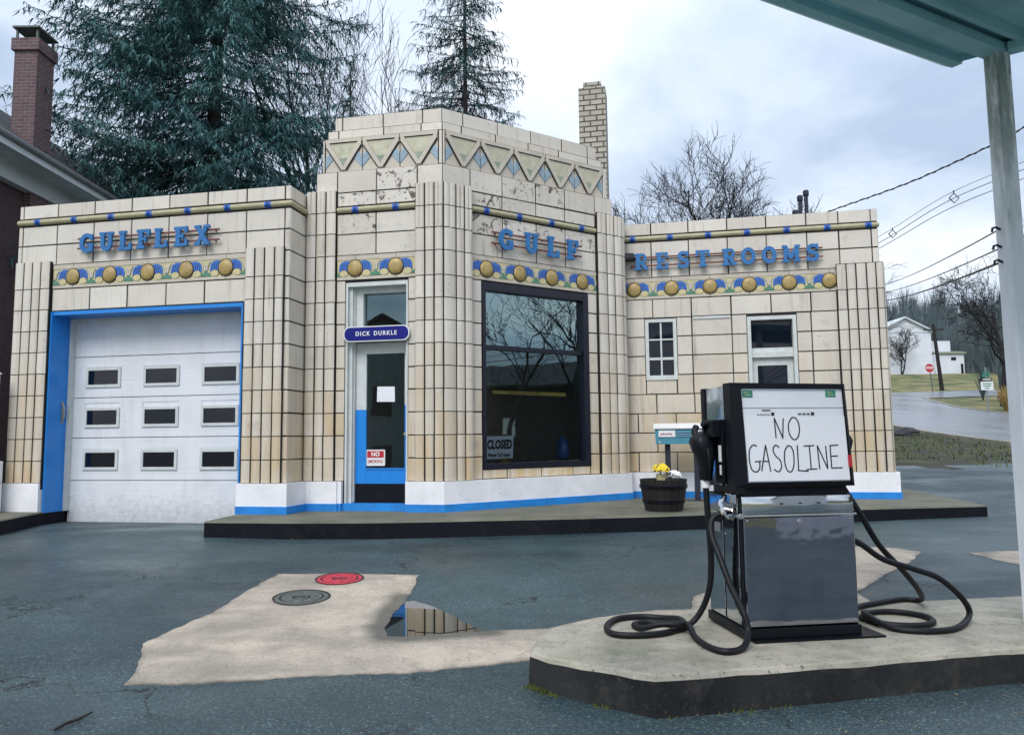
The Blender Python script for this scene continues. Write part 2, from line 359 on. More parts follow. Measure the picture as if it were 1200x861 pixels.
MAT['brick_cream'] = M_brick('cream_brick', (0.46, 0.43, 0.35), (0.38, 0.35, 0.29), (0.06, 0.055, 0.05), 0.24, 0.105, 0.014)
MAT['brick_red'] = M_brick('old_red_brick', (0.15, 0.075, 0.075), (0.105, 0.055, 0.06), (0.15, 0.14, 0.145))
MAT['brick_dark'] = M_brick('dark_brick', (0.075, 0.04, 0.045), (0.05, 0.03, 0.036), (0.06, 0.05, 0.055))
def M_ground():
    k = NT('rough_grass')
    n = k.noise(0.5, 6, 0.6); n2 = k.noise(4, 5)
    c = k.mix(k.step(n, 0.4, 0.62), (0.075, 0.105, 0.035), (0.25, 0.205, 0.10))
    c = k.mix(k.math('MULTIPLY', k.step(n2, 0.5, 0.72), 0.6), c, (0.035, 0.055, 0.018))
    k.set(color=c, rough=0.95); k.bump(k.noise(9, 5), 0.8, 0.05); return k.m
MAT['grass'] = M_ground()
def M_rubble():
    k = NT('weedy_rubble')
    n = k.noise(1.1, 6, 0.65); n2 = k.noise(6, 5, 0.7)
    c = k.mix(k.step(n, 0.42, 0.60), (0.040, 0.036, 0.028), (0.060, 0.078, 0.030))
    c = k.mix(k.math('MULTIPLY', k.step(n2, 0.55, 0.68), 0.8), c, (0.02, 0.022, 0.02))
    k.set(color=c, rough=0.95); k.bump(k.noise(12, 5), 0.9, 0.05); return k.m
MAT['rubble'] = M_rubble()
MAT['woodfloor'] = paint('dark_wood_floor', (0.030, 0.040, 0.040), 0.95, 0.4, 0.3, (0.06, 0.06, 0.05), 0.3, 0.3)
def M_post():
    k = NT('peeling_post_paint')
    s = k.n('ShaderNodeSeparateXYZ'); k.put(s.inputs[0], k.coord())
    up = k.step(s.outputs[2], 2.3, 3.3)
    n = k.noise(7, 6, 0.65, (1, 1, 0.25))
    c = k.mix(k.step(n, 0.35, 0.65), (0.80, 0.83, 0.86), (0.66, 0.71, 0.74))
    peel = k.math('MULTIPLY', k.step(k.noise(5, 6, 0.7, (1.6, 1.6, 0.3)), 0.44, 0.56), up)
    c = k.mix(k.math('MULTIPLY', peel, 0.85), c, k.mix(k.noise(14, 4), (0.10, 0.14, 0.10), (0.26, 0.34, 0.30)))
    rust = k.step(k.noise(9, 5, 0.6, (1, 1, 0.2)), 0.66, 0.72)
    c = k.mix(k.math('MULTIPLY', rust, 0.6), c, (0.13, 0.08, 0.05))
    k.set(color=c, rough=0.5); k.bump(k.math('ADD', n, peel), 0.3, 0.006); return k.m
MAT['post'] = M_post()
MAT['canopy'] = paint('teal_canopy_sheet', (0.36, 0.68, 0.73), 0.35, 0.2, 0.4, (0.17, 0.42, 0.50), 2.5, 0.05)
MAT['canopy_top'] = paint('canopy_roofing', (0.25, 0.28, 0.29), 0.7, 0.2, 0.3, scale=1.5)
def M_lamp():
    k = NT('lit_lamp'); k.set(color=(0.9, 0.88, 0.8)); k.b.inputs['Emission Color'].default_value = (1, 0.95, 0.8, 1); k.b.inputs['Emission Strength'].default_value = 2.0
    return k.m
MAT['lamp'] = M_lamp()

# ------------------------------------------------------------------ mesh helpers
class Fr:
    """a wall frame: s along the wall, z up, o outwards"""
    def __init__(self, u0=0, v0=0, ang=0, z0=0):
        self.u0, self.v0, self.a, self.z0 = u0, v0, ang, z0
        self.d = (math.cos(ang), math.sin(ang)); self.n = (math.sin(ang), -math.cos(ang))
    def __call__(self, s, z, o=0.0):
        return (self.u0 + s * self.d[0] + o * self.n[0], self.v0 + s * self.d[1] + o * self.n[1], z + self.z0)
    def mat(self, s, z, o):
        return Matrix.Translation(self(s, z, o)) @ Matrix.Rotation(self.a, 4, 'Z') @ Matrix.Rotation(PI / 2, 4, 'X')
FLAT = Fr()      # local frame: s -> x, o -> -y, z -> z

class M:
    def __init__(self): self.v, self.f, self.mi, self.at = [], [], [], {}
    def face(self, pts, m=0, **at):
        b = len(self.v); self.v.extend(tuple(p) for p in pts); self.f.append(tuple(range(b, b + len(pts)))); self.mi.append(m)
        for k, x in at.items(): self.at.setdefault(k, {})[len(self.f) - 1] = x
    def raw(self, vs, fs, m=0, **at):
        b = len(self.v); self.v.extend(tuple(p) for p in vs)
        for f in fs:
            self.f.append(tuple(b + i for i in f)); self.mi.append(m)
            for k, x in at.items(): self.at.setdefault(k, {})[len(self.f) - 1] = x
    def hexa(self, p, m=0, **at):   # 8 points: bottom 4 (ccw), top 4
        self.raw(p, [(3, 2, 1, 0), (4, 5, 6, 7), (0, 1, 5, 4), (1, 2, 6, 5), (2, 3, 7, 6), (3, 0, 4, 7)], m, **at)
    def box(self, x0, x1, y0, y1, z0, z1, m=0, **at):
        self.hexa([(x0, y0, z0), (x1, y0, z0), (x1, y1, z0), (x0, y1, z0), (x0, y0, z1), (x1, y0, z1), (x1, y1, z1), (x0, y1, z1)], m, **at)
    def bbox(self, x0, x1, y0, y1, z0, z1, c=0.006, m=0):   # box with chamfered edges
        a = [(x0 + c, y0 + c, z0), (x1 - c, y0 + c, z0), (x1 - c, y1 - c, z0), (x0 + c, y1 - c, z0)]
        e = [(x0 + c, y0 + c, z1), (x1 - c, y0 + c, z1), (x1 - c, y1 - c, z1), (x0 + c, y1 - c, z1)]
        fr = lambda y, zz0, zz1: [(x0 + c, y, zz0), (x1 - c, y, zz0), (x1 - c, y, zz1), (x0 + c, y, zz1)]
        f0, f1 = fr(y0, z0 + c, z1 - c), fr(y1, z0 + c, z1 - c)
        l = [(x0, y0 + c, z0 + c), (x0, y1 - c, z0 + c), (x0, y1 - c, z1 - c), (x0, y0 + c, z1 - c)]
        r = [(x1, y0 + c, z0 + c), (x1, y1 - c, z0 + c), (x1, y1 - c, z1 - c), (x1, y0 + c, z1 - c)]
        vs = a + e + f0 + f1 + l + r
        A, T, F, B, L, R = 0, 4, 8, 12, 16, 20
        fs = [(A+3, A+2, A+1, A), (T, T+1, T+2, T+3), (F, F+1, F+2, F+3), (B+1, B, B+3, B+2), (L+1, L, L+3, L+2), (R, R+1, R+2, R+3),
              (A, A+1, F+1, F), (T+1, T, F+3, F+2), (A+2, A+3, B, B+1), (T+3, T+2, B+2, B+3), (A+3, A, L, L+1), (T, T+3, L+2, L+3), (A+1, A+2, R+1, R), (T+2, T+1, R+3, R+2),
              (F, F+3, L+3, L), (F+2, F+1, R, R+3), (B+3, B, L+1, L+2), (B+1, B+2, R+2, R+1),
              (A, F, L), (A+1, R, F+1), (A+2, B+1, R+1), (A+3, L+1, B), (T, L+3, F+3), (T+1, F+2, R+3), (T+2, R+2, B+2), (T+3, B+3, L+2)]
        self.raw(vs, fs, m)
    def wbox(self, F, s0, s1, z0, z1, o0, o1, m=0, **at):    # box on a wall frame, o0 (inner) .. o1 (outer)
        self.hexa([F(s0, z0, o1), F(s1, z0, o1), F(s1, z0, o0), F(s0, z0, o0), F(s0, z1, o1), F(s1, z1, o1), F(s1, z1, o0), F(s0, z1, o0)], m, **at)
    def tile(self, F, s0, s1, z0, z1, o=0.0, m=0, g=0.0082, c=0.005, d=0.014, **at):
        j = lambda: random.uniform(-0.0018, 0.0018)
        g2 = g + random.uniform(-0.002, 0.0025)
        s0 += g2; s1 -= g2; z0 += g2; z1 -= g2
        if s1 - s0 < 0.012 or z1 - z0 < 0.012: return
        oo = o + random.uniform(-0.002, 0.002); t = random.uniform(-0.002, 0.002); s0 += random.uniform(-.002, .002); z0 += random.uniform(-.0015, .0015)
        b = [F(s0, z0, o - d), F(s1, z0, o - d), F(s1, z1, o - d), F(s0, z1, o - d)]
        e = [F(s0, z0, oo - c), F(s1, z0, oo - c), F(s1, z1, oo - c), F(s0, z1, oo - c)]
        t4 = [F(s0 + c, z0 + c, oo + t), F(s1 - c, z0 + c, oo - t), F(s1 - c, z1 - c, oo - t), F(s0 + c, z1 - c, oo + t)]
        self.raw(b + e + t4, [(8, 9, 10, 11)] + [(i, (i + 1) % 4, 4 + (i + 1) % 4, 4 + i) for i in range(4)] + [(4 + i, 4 + (i + 1) % 4, 8 + (i + 1) % 4, 8 + i) for i in range(4)], m, **at)
    def prism(self, F, poly, o0, o1, m=0, cap=True, **at):   # polygon (s,z) extruded from o0 to o1 on a frame
        n = len(poly)
        self.raw([F(s, z, o0) for s, z in poly] + [F(s, z, o1) for s, z in poly],
                 [tuple(range(n, 2 * n))] + ([tuple(range(n - 1, -1, -1))] if cap else []) + [(i, (i + 1) % n, n + (i + 1) % n, n + i) for i in range(n)], m, **at)
    def slab(self, poly, z0, z1, m=0, mside=None, zf0=None, zf1=None):        # horizontal polygon (x,y)
        n = len(poly)
        zb = [zf0(x, y) if zf0 else z0 for x, y in poly]; zt = [zf1(x, y) if zf1 else z1 for x, y in poly]
        self.face([(x, y, z) for (x, y), z in zip(poly, zt)], m)
        for i in range(n):
            k = (i + 1) % n
            self.face([(*poly[i], zb[i]), (*poly[k], zb[k]), (*poly[k], zt[k]), (*poly[i], zt[i])], m if mside is None else mside)
    def ribbon(self, F, pts, w, o0, o1, m=0, closed=False, **at):  # thick stroke along 2D polyline on a frame
        n = len(pts); L, R = [], []
        for i in range(n):
            if closed: a, b = pts[i - 1], pts[(i + 1) % n]
            else: a, b = pts[max(i - 1, 0)], pts[min(i + 1, n - 1)]
            dx, dz = b[0] - a[0], b[1] - a[1]; l = math.hypot(dx, dz) or 1
            ww = w / 2
            if 0 < i < n - 1 or closed:
                p, q, r = pts[i - 1], pts[i], pts[(i + 1) % n]
                v1 = Vector((q[0] - p[0], q[1] - p[1])); v2 = Vector((r[0] - q[0], r[1] - q[1]))
                if v1.length > 1e-6 and v2.length > 1e-6: ww /= max(0.6, math.cos(v1.angle(v2) / 2))
            nx, nz = -dz / l * ww, dx / l * ww
            L.append((pts[i][0] + nx, pts[i][1] + nz)); R.append((pts[i][0] - nx, pts[i][1] - nz))
        vs = [F(*p, o1) for p in L] + [F(*p, o1) for p in R] + [F(*p, o0) for p in L] + [F(*p, o0) for p in R]
        fs = []
        for i in range(n if closed else n - 1):
            k = (i + 1) % n
            fs += [(i, n + i, n + k, k), (n + i, 3 * n + i, 3 * n + k, n + k), (i, k, 2 * n + k, 2 * n + i)]
        if not closed: fs += [(0, 2 * n, 3 * n, n), (n - 1, 2 * n - 1, 4 * n - 1, 3 * n - 1)]
        self.raw(vs, fs, m, **at)
    def tube(self, pts, r, sides=6, m=0, caps=True, **at):
        pts = [Vector(p) for p in pts]; n = len(pts)
        rs = r if isinstance(r, (list, tuple)) else [r] * n
        t0 = (pts[1] - pts[0]).normalized()
        up = Vector((0, 0, 1)) if abs(t0.z) < 0.9 else Vector((1, 0, 0))
        x = t0.cross(up).normalized(); vs = []
        for i in range(n):
            t = (pts[min(i + 1, n - 1)] - pts[max(i - 1, 0)])
            t = t.normalized() if t.length > 1e-9 else t0
            x = (x - t * x.dot(t)); x = x.normalized() if x.length > 1e-6 else t.orthogonal().normalized()
            y = t.cross(x)
            for k in range(sides):
                a = 2 * PI * k / sides; vs.append(pts[i] + (x * math.cos(a) + y * math.sin(a)) * rs[i])
        fs = [(i * sides + k, i * sides + (k + 1) % sides, (i + 1) * sides + (k + 1) % sides, (i + 1) * sides + k) for i in range(n - 1) for k in range(sides)]
        if caps: fs += [tuple(range(sides - 1, -1, -1)), tuple((n - 1) * sides + k for k in range(sides))]
        self.raw(vs, fs, m, **at)
    def lathe(self, c, prof, sides=20, m=0, axis='Z', **at):   # prof: (radius, height)
        vs = []
        for r, h in prof:
            for k in range(sides):
                a = 2 * PI * k / sides
                p = (r * math.cos(a), r * math.sin(a), h)
                vs.append((c[0] + p[0], c[1] + p[1], c[2] + p[2]) if axis == 'Z' else (c[0] + p[0], c[1] - p[2], c[2] + p[1]))
        n = len(prof)
        fs = [(i * sides + k, i * sides + (k + 1) % sides, (i + 1) * sides + (k + 1) % sides, (i + 1) * sides + k) for i in range(n - 1) for k in range(sides)]
        fs += [tuple(range(sides - 1, -1, -1)), tuple((n - 1) * sides + k for k in range(sides))]
        self.raw(vs, fs, m, **at)
    def mesh(self, name, mats):
        me = bpy.data.meshes.new(name)
        me.from_pydata(self.v, [], self.f)
        for x in mats: me.materials.append(MAT[x])
        me.polygons.foreach_set('material_index', self.mi)
        for k, d in self.at.items():
            a = me.attributes.new(k, 'FLOAT', 'FACE')
            a.data.foreach_set('value', [d.get(i, 0.0) for i in range(len(self.f))])
        me.update()
        return me
    def build(self, name, mats, parent=None, smooth=False):
        if isinstance(mats, str): mats = [mats]
        me = self.mesh(name, mats)
        if smooth: me.polygons.foreach_set('use_smooth', [True] * len(me.polygons))
        o = bpy.data.objects.new(name, me); col.objects.link(o)
        if parent: o.parent = parent
        return o
def tag(o, label=None, cat=None, group=None, kind=None):
    for k, v in (('label', label), ('category', cat), ('group', group), ('kind', kind)):
        if v: o[k] = v
    return o
def thing(name, label, cat, loc=(0, 0, 0), rz=0, group=None):
    o = bpy.data.objects.new(name, None); col.objects.link(o); o.empty_display_size = 0.1
    o.location = loc; o.rotation_euler = (0, 0, rz)
    return tag(o, label, cat, group)
def copy_thing(o, label, loc, rz=0):
    c = o.copy(); col.objects.link(c); c.location = loc; c.rotation_euler = (0, 0, rz); c['label'] = label
    for ch in o.children:
        d = ch.copy(); col.objects.link(d); d.parent = c
        for g in ch.children:
            h = g.copy(); col.objects.link(h); h.parent = d
    return c
def text(name, body, size, mat, parent, F, s, z, o, extrude=0.002, shear=0.0, offset=0.0, align='CENTER', xs=1.0, track=1.0):
    cu = bpy.data.curves.new(name, 'FONT'); cu.body = body; cu.size = size; cu.align_x = align; cu.align_y = 'CENTER'
    cu.extrude = extrude; cu.shear = shear; cu.offset = offset; cu.resolution_u = 4; cu.space_character = track; cu.space_word = 1.0 + (track - 1) * 2
    tmp = bpy.data.objects.new(name + '_tmp', cu)
    me = bpy.data.meshes.new_from_object(tmp); bpy.data.objects.remove(tmp); bpy.data.curves.remove(cu)
    me.materials.clear(); me.materials.append(MAT[mat])
    me.transform(F.mat(s, z, o) @ Matrix.Diagonal((xs, 1, 1, 1)))
    ob = bpy.data.objects.new(name, me); col.objects.link(ob)
    if parent: ob.parent = parent
    return ob
def crom(pts, n=8):
    P = [Vector(p) for p in pts]; P = [2 * P[0] - P[1]] + P + [2 * P[-1] - P[-2]]; out = []
    for i in range(1, len(P) - 2):
        for k in range(n):
            t = k / n; a, b, c, d = P[i - 1:i + 3]
            out.append(0.5 * (2 * b + (c - a) * t + (2 * a - 5 * b + 4 * c - d) * t * t + (3 * b - a - 3 * c + d) * t ** 3))
    out.append(P[-2]); return out
sstep = lambda a, b, x: (lambda t: t * t * (3 - 2 * t))(max(0, min(1, (x - a) / (b - a))))
def lerp_tab(tab, y):
    if y <= tab[0][0]: return tab[0][1]
    for (a, p), (b, q) in zip(tab, tab[1:]):
        if y <= b: return p + (q - p) * (y - a) / (b - a)
    return tab[-1][1]

# ------------------------------------------------------------------ ground
PUD = [(-0.883, 5.299), (-0.933, 5.558), (-0.957, 6.011), (-0.927, 6.52), (-0.85, 6.49), (-0.678, 6.3), (-0.476, 5.932), (-0.342, 5.657), (-0.185, 5.406), (-0.488, 5.35), (-0.711, 5.269)]
PUDZ = -0.405
def poly_dist(poly, x, y):
    ins = False; d = 1e9; n = len(poly)
    for i in range(n):
        (x1, y1), (x2, y2) = poly[i], poly[(i + 1) % n]
        if (y1 > y) != (y2 > y) and x < (x2 - x1) * (y - y1) / (y2 - y1) + x1: ins = not ins
        dx, dy = x2 - x1, y2 - y1; t = max(0, min(1, ((x - x1) * dx + (y - y1) * dy) / (dx * dx + dy * dy + 1e-12)))
        d = min(d, math.hypot(x - x1 - t * dx, y - y1 - t * dy))
    return -d if ins else d
PROF = [(9, -0.185), (13, 0.0), (27, 0.92), (45, 2.5), (66, 4.45), (74, 5.9), (82, 7.4), (90, 7.8), (115, 10), (200, 30), (300, 33)]
PROF_L = [(9, -0.185), (18, -0.15), (30, 0.8), (66, 4.45), (90, 7.8), (115, 10), (200, 30), (300, 33)]
def g0(x, y):
    if y < 9: h = -0.185 - 0.061 * (9 - max(y, -22))
    else:
        w = sstep(2.5, 6.5, x); h = lerp_tab(PROF, y) * w + lerp_tab(PROF_L, y) * (1 - w)
    if x > 44 and y < 66: h += 0.05 * (min(x, 130) - 44) * (1 - sstep(40, 66, y))
    return h
def g(x, y):
    h = g0(x, y)
    if -2 < x < 1.2 and 4.5 < y < 7.4:
        d = poly_dist(PUD, x, y)
        h = PUDZ - 0.02 * min(1, -d / 0.1) if d < 0 else PUDZ + (h - PUDZ) * min(1, d / 0.45) ** 0.8
    return h
def axis(segs):
    out = []
    for a, b, s in segs:
        n = max(1, round((b - a) / s)); out += [a + (b - a) * i / n for i in range(n)]
    return out + [segs[-1][1]]
gx = axis([(-260, -40, 20), (-40, -8, 2), (-8, -3, 0.5), (-3, 4, 0.09), (4, 7, 0.7), (7, 15, 0.3), (15, 18, 0.7), (18, 50, 2), (50, 130, 8), (130, 400, 30)])
gy = axis([(-200, -24, 16), (-24, 2, 2), (2, 4.6, 0.2), (4.6, 7.2, 0.07), (7.2, 14, 0.35), (14, 20, 0.3), (20, 35, 0.8), (35, 90, 2), (90, 130, 5), (130, 420, 15)])
vs = [(x, y, g(x, y) + (0.006 * noise.noise(Vector((x * 1.3, y * 1.3, 0))) if abs(x) < 8 and y < 9 and poly_dist(PUD, x, y) > .4 else 0)) for y in gy for x in gx]
nx = len(gx)
m = M(); m.v = vs
m.f = [(j * nx + i, j * nx + i + 1, (j + 1) * nx + i + 1, (j + 1) * nx + i) for j in range(len(gy) - 1) for i in range(nx - 1)]
def ground_mat(f):
    x = sum(vs[i][0] for i in f) / 4; y = sum(vs[i][1] for i in f) / 4
    wob = 1.3 * noise.noise(Vector((x * 0.5, y * 0.5, 3))) + 0.8 * noise.noise(Vector((x * 1.7, y * 1.7, 5)))
    if y > 93 or (y < 66 and x > 58): return 3
    if y > 66 + wob or x > 26 or x < -14: return 1
    if y < -6.2 + wob * 0.4: return 1
    if y > 16.8 + wob and x > 7.5: return 2
    return 0 if y < 19 else 1
m.mi = [ground_mat(f) for f in m.f]
tag(m.build('ground', ['asphalt', 'grass', 'rubble', 'woodfloor'], smooth=True), kind='structure')

def rough_poly(poly, step=0.06, amp=0.018, seed=1, skip=()):
    out = []; n = len(poly)
    for i in range(n):
        a, b = Vector(poly[i]), Vector(poly[(i + 1) % n]); L = (b - a).length; k = max(1, int(L / step)); nrm = Vector((-(b - a).y, (b - a).x)) / (L + 1e-9)
        for j in range(k):
            p = a + (b - a) * j / k
            if j and i not in skip: p = p + nrm * amp * (noise.noise(Vector((p.x * 9, p.y * 9, seed))) + 0.6 * noise.noise(Vector((p.x * 31, p.y * 31, seed))))
            out.append((p.x, p.y))
    return out
def drape(name, poly, step, off, mats, zf=g, skirt=0.03):
    xs, ys = [p[0] for p in poly], [p[1] for p in poly]
    pts = [Vector(p) for p in poly]; n = len(pts)
    y = min(ys) + step / 2
    while y < max(ys):
        x = min(xs) + step / 2
        while x < max(xs):
            if poly_dist(poly, x, y) < -step * 0.45: pts.append(Vector((x, y)))
            x += step
        y += step
    v2, e2, f2, *_ = delaunay_2d_cdt(pts, [], [list(range(n))], 1, 1e-5)
    q = M(); q.raw([(p.x, p.y, zf(p.x, p.y) + off) for p in v2], [tuple(f) for f in f2])
    for i in range(n):
        a, b = poly[i], poly[(i + 1) % n]
        q.face([(*a, zf(*a) + off - skirt), (*b, zf(*b) + off - skirt), (*b, zf(*b) + off), (*a, zf(*a) + off)])
    o = q.build(name, mats, smooth=False)
    for key, fn in (('damp', lambda x, y: max(0, 1 - max(0, poly_dist(PUD, x, y)) / 0.26)), ('edge', lambda x, y: max(0, 1 - max(0, -poly_dist(poly, x, y)) / 0.16))):
        at = o.data.attributes.new(key, 'FLOAT', 'POINT'); at.data.foreach_set('value', [fn(v[0], v[1]) for v in q.v])
    return tag(o, kind='structure')
PATCH = [(-2.247, 4.499), (-2.319, 4.813), (-2.487, 5.212), (-2.416, 5.537), (-2.297, 5.928), (-2.262, 6.572), (-2.177, 7.139), (-1.513, 7.125), (-0.867, 7.047), (-0.875, 6.741), (-0.905, 6.45), (-0.936, 5.95), (-0.927, 5.525), (-0.87, 5.31), (-0.705, 5.28), (-0.485, 5.36), (-0.18, 5.41), (0.219, 5.446), (0.604, 5.692), (1.007, 5.85), (1.335, 5.882), (1.427, 6.211), (1.686, 6.463), (1.818, 6.196), (1.323, 4.866), (0.466, 4.861), (0.086, 4.828), (-0.226, 4.736), (-0.626, 4.636), (-1.026, 4.621), (-1.507, 4.555), (-1.886, 4.514)]
drape('concrete_apron', rough_poly(PATCH, 0.06, 0.022, 2, skip=(6, 7)), 0.09, 0.006, 'patch')
PR = [(2.3, 5.7), (2.663, 6.064), (3.652, 8.104), (3.937, 7.959), (4.101, 7.744), (3.736, 7.308), (3.335, 6.922), (2.931, 6.466), (2.775, 6.311), (2.75, 5.7)]
PR = [(2.2, 5.75), (2.75, 6.9), (3.5, 8.104), (3.937, 7.999), (4.101, 7.784), (3.736, 7.308), (3.335, 6.922), (2.931, 6.466), (2.775, 6.311), (2.75, 5.75)]
drape('concrete_apron', rough_poly(PR, 0.07, 0.02, 4), 0.25, 0.006, 'patch')
drape('concrete_apron', rough_poly([(4.541, 7.722), (4.88, 7.785), (5.655, 7.83), (7.0, 7.8), (7.2, 6.9), (5.6, 6.9), (4.784, 7.05), (4.713, 7.156), (4.599, 7.411)], 0.07, 0.02, 5), 0.3, 0.006, 'patch')
m = M(); m.face([(x, y, PUDZ - 0.002) for x, y in PUD]); tag(m.build('puddle_water', 'water'), kind='structure')

# the road going uphill on the right and its side street
def sheet(name, left, right, off, mat, sub=10):
    q = M(); L = [v.to_2d() for v in crom([(*p, 0) for p in left], sub)]; R = [v.to_2d() for v in crom([(*p, 0) for p in right], sub)]
    K = 8; rows = []
    for a, b in zip(L, R): rows.append([a + (b - a) * k / K for k in range(K + 1)])
    for i in range(len(rows) - 1):
        for k in range(K):
            q.face([(p.x, p.y, g0(p.x, p.y) + off) for p in (rows[i][k], rows[i][k + 1], rows[i + 1][k + 1], rows[i + 1][k])])
    return tag(q.build(name, mat, smooth=False), kind='structure')
sheet('road', [(13.2, -40), (13.6, 5), (14.5, 22), (15.3, 30), (16.8, 45), (15, 57), (2, 63)], [(22, -40), (22.5, 20), (24, 36), (25.6, 44), (30, 56), (26, 66.4), (4, 71)], 0.06, 'road')
sheet('side_street', [(26, 66.4), (36, 66.6), (60, 70)], [(29, 55), (38, 58.5), (60, 62)], 0.052, 'road')
m = M()
for pts in ([(22.7, 20), (24.2, 36), (25.8, 44), (30.2, 55.6)], [(13.0, -20), (13.4, 5), (14.3, 22), (15.1, 30), (16.6, 45)]):
    c = [v.to_2d() for v in crom([(*p, 0) for p in pts], 10)]
    for a, b in zip(c, c[1:]):
        d = (b - a).normalized(); nn = Vector((-d.y, d.x)) * 0.1
        P = [a + nn, a - nn, b - nn, b + nn]
        m.hexa([(p.x, p.y, g0(p.x, p.y) - 0.05) for p in P] + [(p.x, p.y, g0(p.x, p.y) + 0.10) for p in P])
tag(m.build('kerb', 'island_top'), kind='structure')

# platform in front of the station (z = 0 is its top)
STX, STY, STR = -7.0526, 10.6455, -0.1977
cR, sR = math.cos(STR), math.sin(STR)
b2w = lambda u, v, z=0: (STX + u * cR - v * sR, STY + u * sR + v * cR, z)
w2b = lambda x, y: ((x - STX) * cR + (y - STY) * sR, -(x - STX) * sR + (y - STY) * cR)
front = [(-3.613, 9.023), (-2.6, 8.86), (-1.975, 8.814), (-1.676, 8.80), (-0.9, 8.83), (-0.365, 8.899), (0.6, 8.98), (1.598, 9.128), (3.0, 9.44), (4.377, 9.74), (6.124, 9.97)]
back = [(6.463, 12.022), (6.80, 13.3), (5.9, 13.5)] + [b2w(u, v)[:2] for u, v in ((12.1, 3.2), (8.6, 3.2), (6.2, 0.7), (4.4, 0.7), (3.56, 0.36))]
def offs(poly, o):
    out = []; n_ = len(poly)
    for i in range(n_):
        p, q, r = Vector(poly[i - 1]), Vector(poly[i]), Vector(poly[(i + 1) % n_]); d1 = (q - p).normalized(); d2 = (r - q).normalized()
        nn = (Vector((d1.y, -d1.x)) + Vector((d2.y, -d2.x))).normalized(); w = o(q) if callable(o) else o
        out.append(q + nn * w)
    return out
def platform(name, poly, mats):
    q = M(); n = len(poly); c = 0.018; po = offs(poly, c)
    ctr = Vector((sum(p[0] for p in poly) / n, sum(p[1] for p in poly) / n))
    v2, e2, f2, *_ = delaunay_2d_cdt([Vector(p) for p in poly], [], [list(range(n))], 1, 1e-5)
    q.raw([(p.x, p.y, 0) for p in v2], [tuple(f) for f in f2], 0)
    for i in range(n):
        a, b = Vector(poly[i]), Vector(poly[(i + 1) % n]); k = max(1, int((b - a).length / 0.4)); nr = Vector(((b - a).y, -(b - a).x)).normalized()
        for j in range(k):
            p, r = a + (b - a) * j / k, a + (b - a) * (j + 1) / k
            va, vb = po[i], po[(i + 1) % n]; vp, vq = va + (vb - va) * j / k, va + (vb - va) * (j + 1) / k
            q.face([(*p, 0), (*r, 0), (*vq, -c), (*vp, -c)], 0)
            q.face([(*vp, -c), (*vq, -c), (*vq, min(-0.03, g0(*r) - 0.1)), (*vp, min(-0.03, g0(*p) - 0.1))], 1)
    return tag(q.build(name, mats), kind='structure')
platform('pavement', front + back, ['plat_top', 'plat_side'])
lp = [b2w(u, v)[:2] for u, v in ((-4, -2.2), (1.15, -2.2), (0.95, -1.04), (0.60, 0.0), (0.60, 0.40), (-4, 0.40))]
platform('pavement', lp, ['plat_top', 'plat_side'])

# pump island
IZ = -0.28
isl = [(0.104, 4.447), (0.20, 4.33), (0.45, 4.16), (0.715, 4.008), (1.6, 4.17), (2.893, 4.443), (5.2, 4.91), (5.6, 5.3), (5.3, 5.85), (4.4, 5.9), (3.79, 5.781), (3.093, 5.667), (2.2, 5.57), (1.30, 5.46), (1.17, 5.43), (0.675, 5.273), (0.253, 4.945), (0.15, 4.78)]
m = M(); n = len(isl)
top = rough_poly(isl, 0.1, 0.008, 9); n = len(top)
m.face([(x, y, IZ) for x, y in top], 0)
lv = [([Vector(p) for p in top], [IZ] * n),
      (offs(top, lambda p: 0.012 + 0.007 * noise.noise(Vector((p.x * 6, p.y * 6, 2)))), [IZ - 0.008 - 0.004 * noise.noise(Vector((p[0] * 5, p[1] * 5, 8))) for p in top]),
      (offs(top, lambda p: 0.022 + 0.006 * noise.noise(Vector((p.x * 9, p.y * 9, 4)))), [IZ - 0.030 - 0.010 * noise.noise(Vector((p[0] * 4, p[1] * 4, 9))) for p in top]),
      (offs(top, lambda p: 0.024 + 0.008 * noise.noise(Vector((p.x * 7, p.y * 7, 6)))), [IZ - 0.10] * n),
      (offs(top, lambda p: 0.028 + 0.008 * noise.noise(Vector((p.x * 7, p.y * 7, 12)))), [g0(p[0], p[1]) - 0.06 for p in top])]
for k in range(4):
    (A0, Z0), (A1, Z1) = lv[k], lv[k + 1]
    for i in range(n):
        j = (i + 1) % n
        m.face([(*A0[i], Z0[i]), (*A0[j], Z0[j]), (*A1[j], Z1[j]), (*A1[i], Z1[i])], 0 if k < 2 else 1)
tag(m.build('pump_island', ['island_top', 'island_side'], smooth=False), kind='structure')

# ------------------------------------------------------------------ the filling station
ST = thing('gas_station', 'art deco filling station of cream glazed tile with stepped centre tower', 'gas station', (STX, STY, 0), STR)
VD, UC, VR, UE, U1, WL = 0.4677, 6.1798, 2.9687, 12.2277, 4.2235, 3.1438
A45 = 0.785
LW, RET, DO, WI, RW, RS = Fr(0, 0, 0), Fr(U1, 0, PI / 2), Fr(0, VD, 0), Fr(UC, VD, A45), Fr(0, VR, 0), Fr(UE, VR, PI / 2)
UW, VW = UC + WL * math.cos(A45), VD + WL * math.sin(A45)
ZW, ZF, ZT = 0.387, 3.087, 4.317
C = [ZW + 0.3 * k for k in range(10)]
T = 0   # tile material slot, 1 = grout
def attrs(z, spall=0.0, yel=None):
    y = yel if yel is not None else max(0.06, min(1.0, (2.5 - z) / 2.0))
    return dict(tone=random.random() * 0.9, spall=spall if random.random() < 0.75 else spall * 0.3, yel=y * random.uniform(0.5, 1.2))
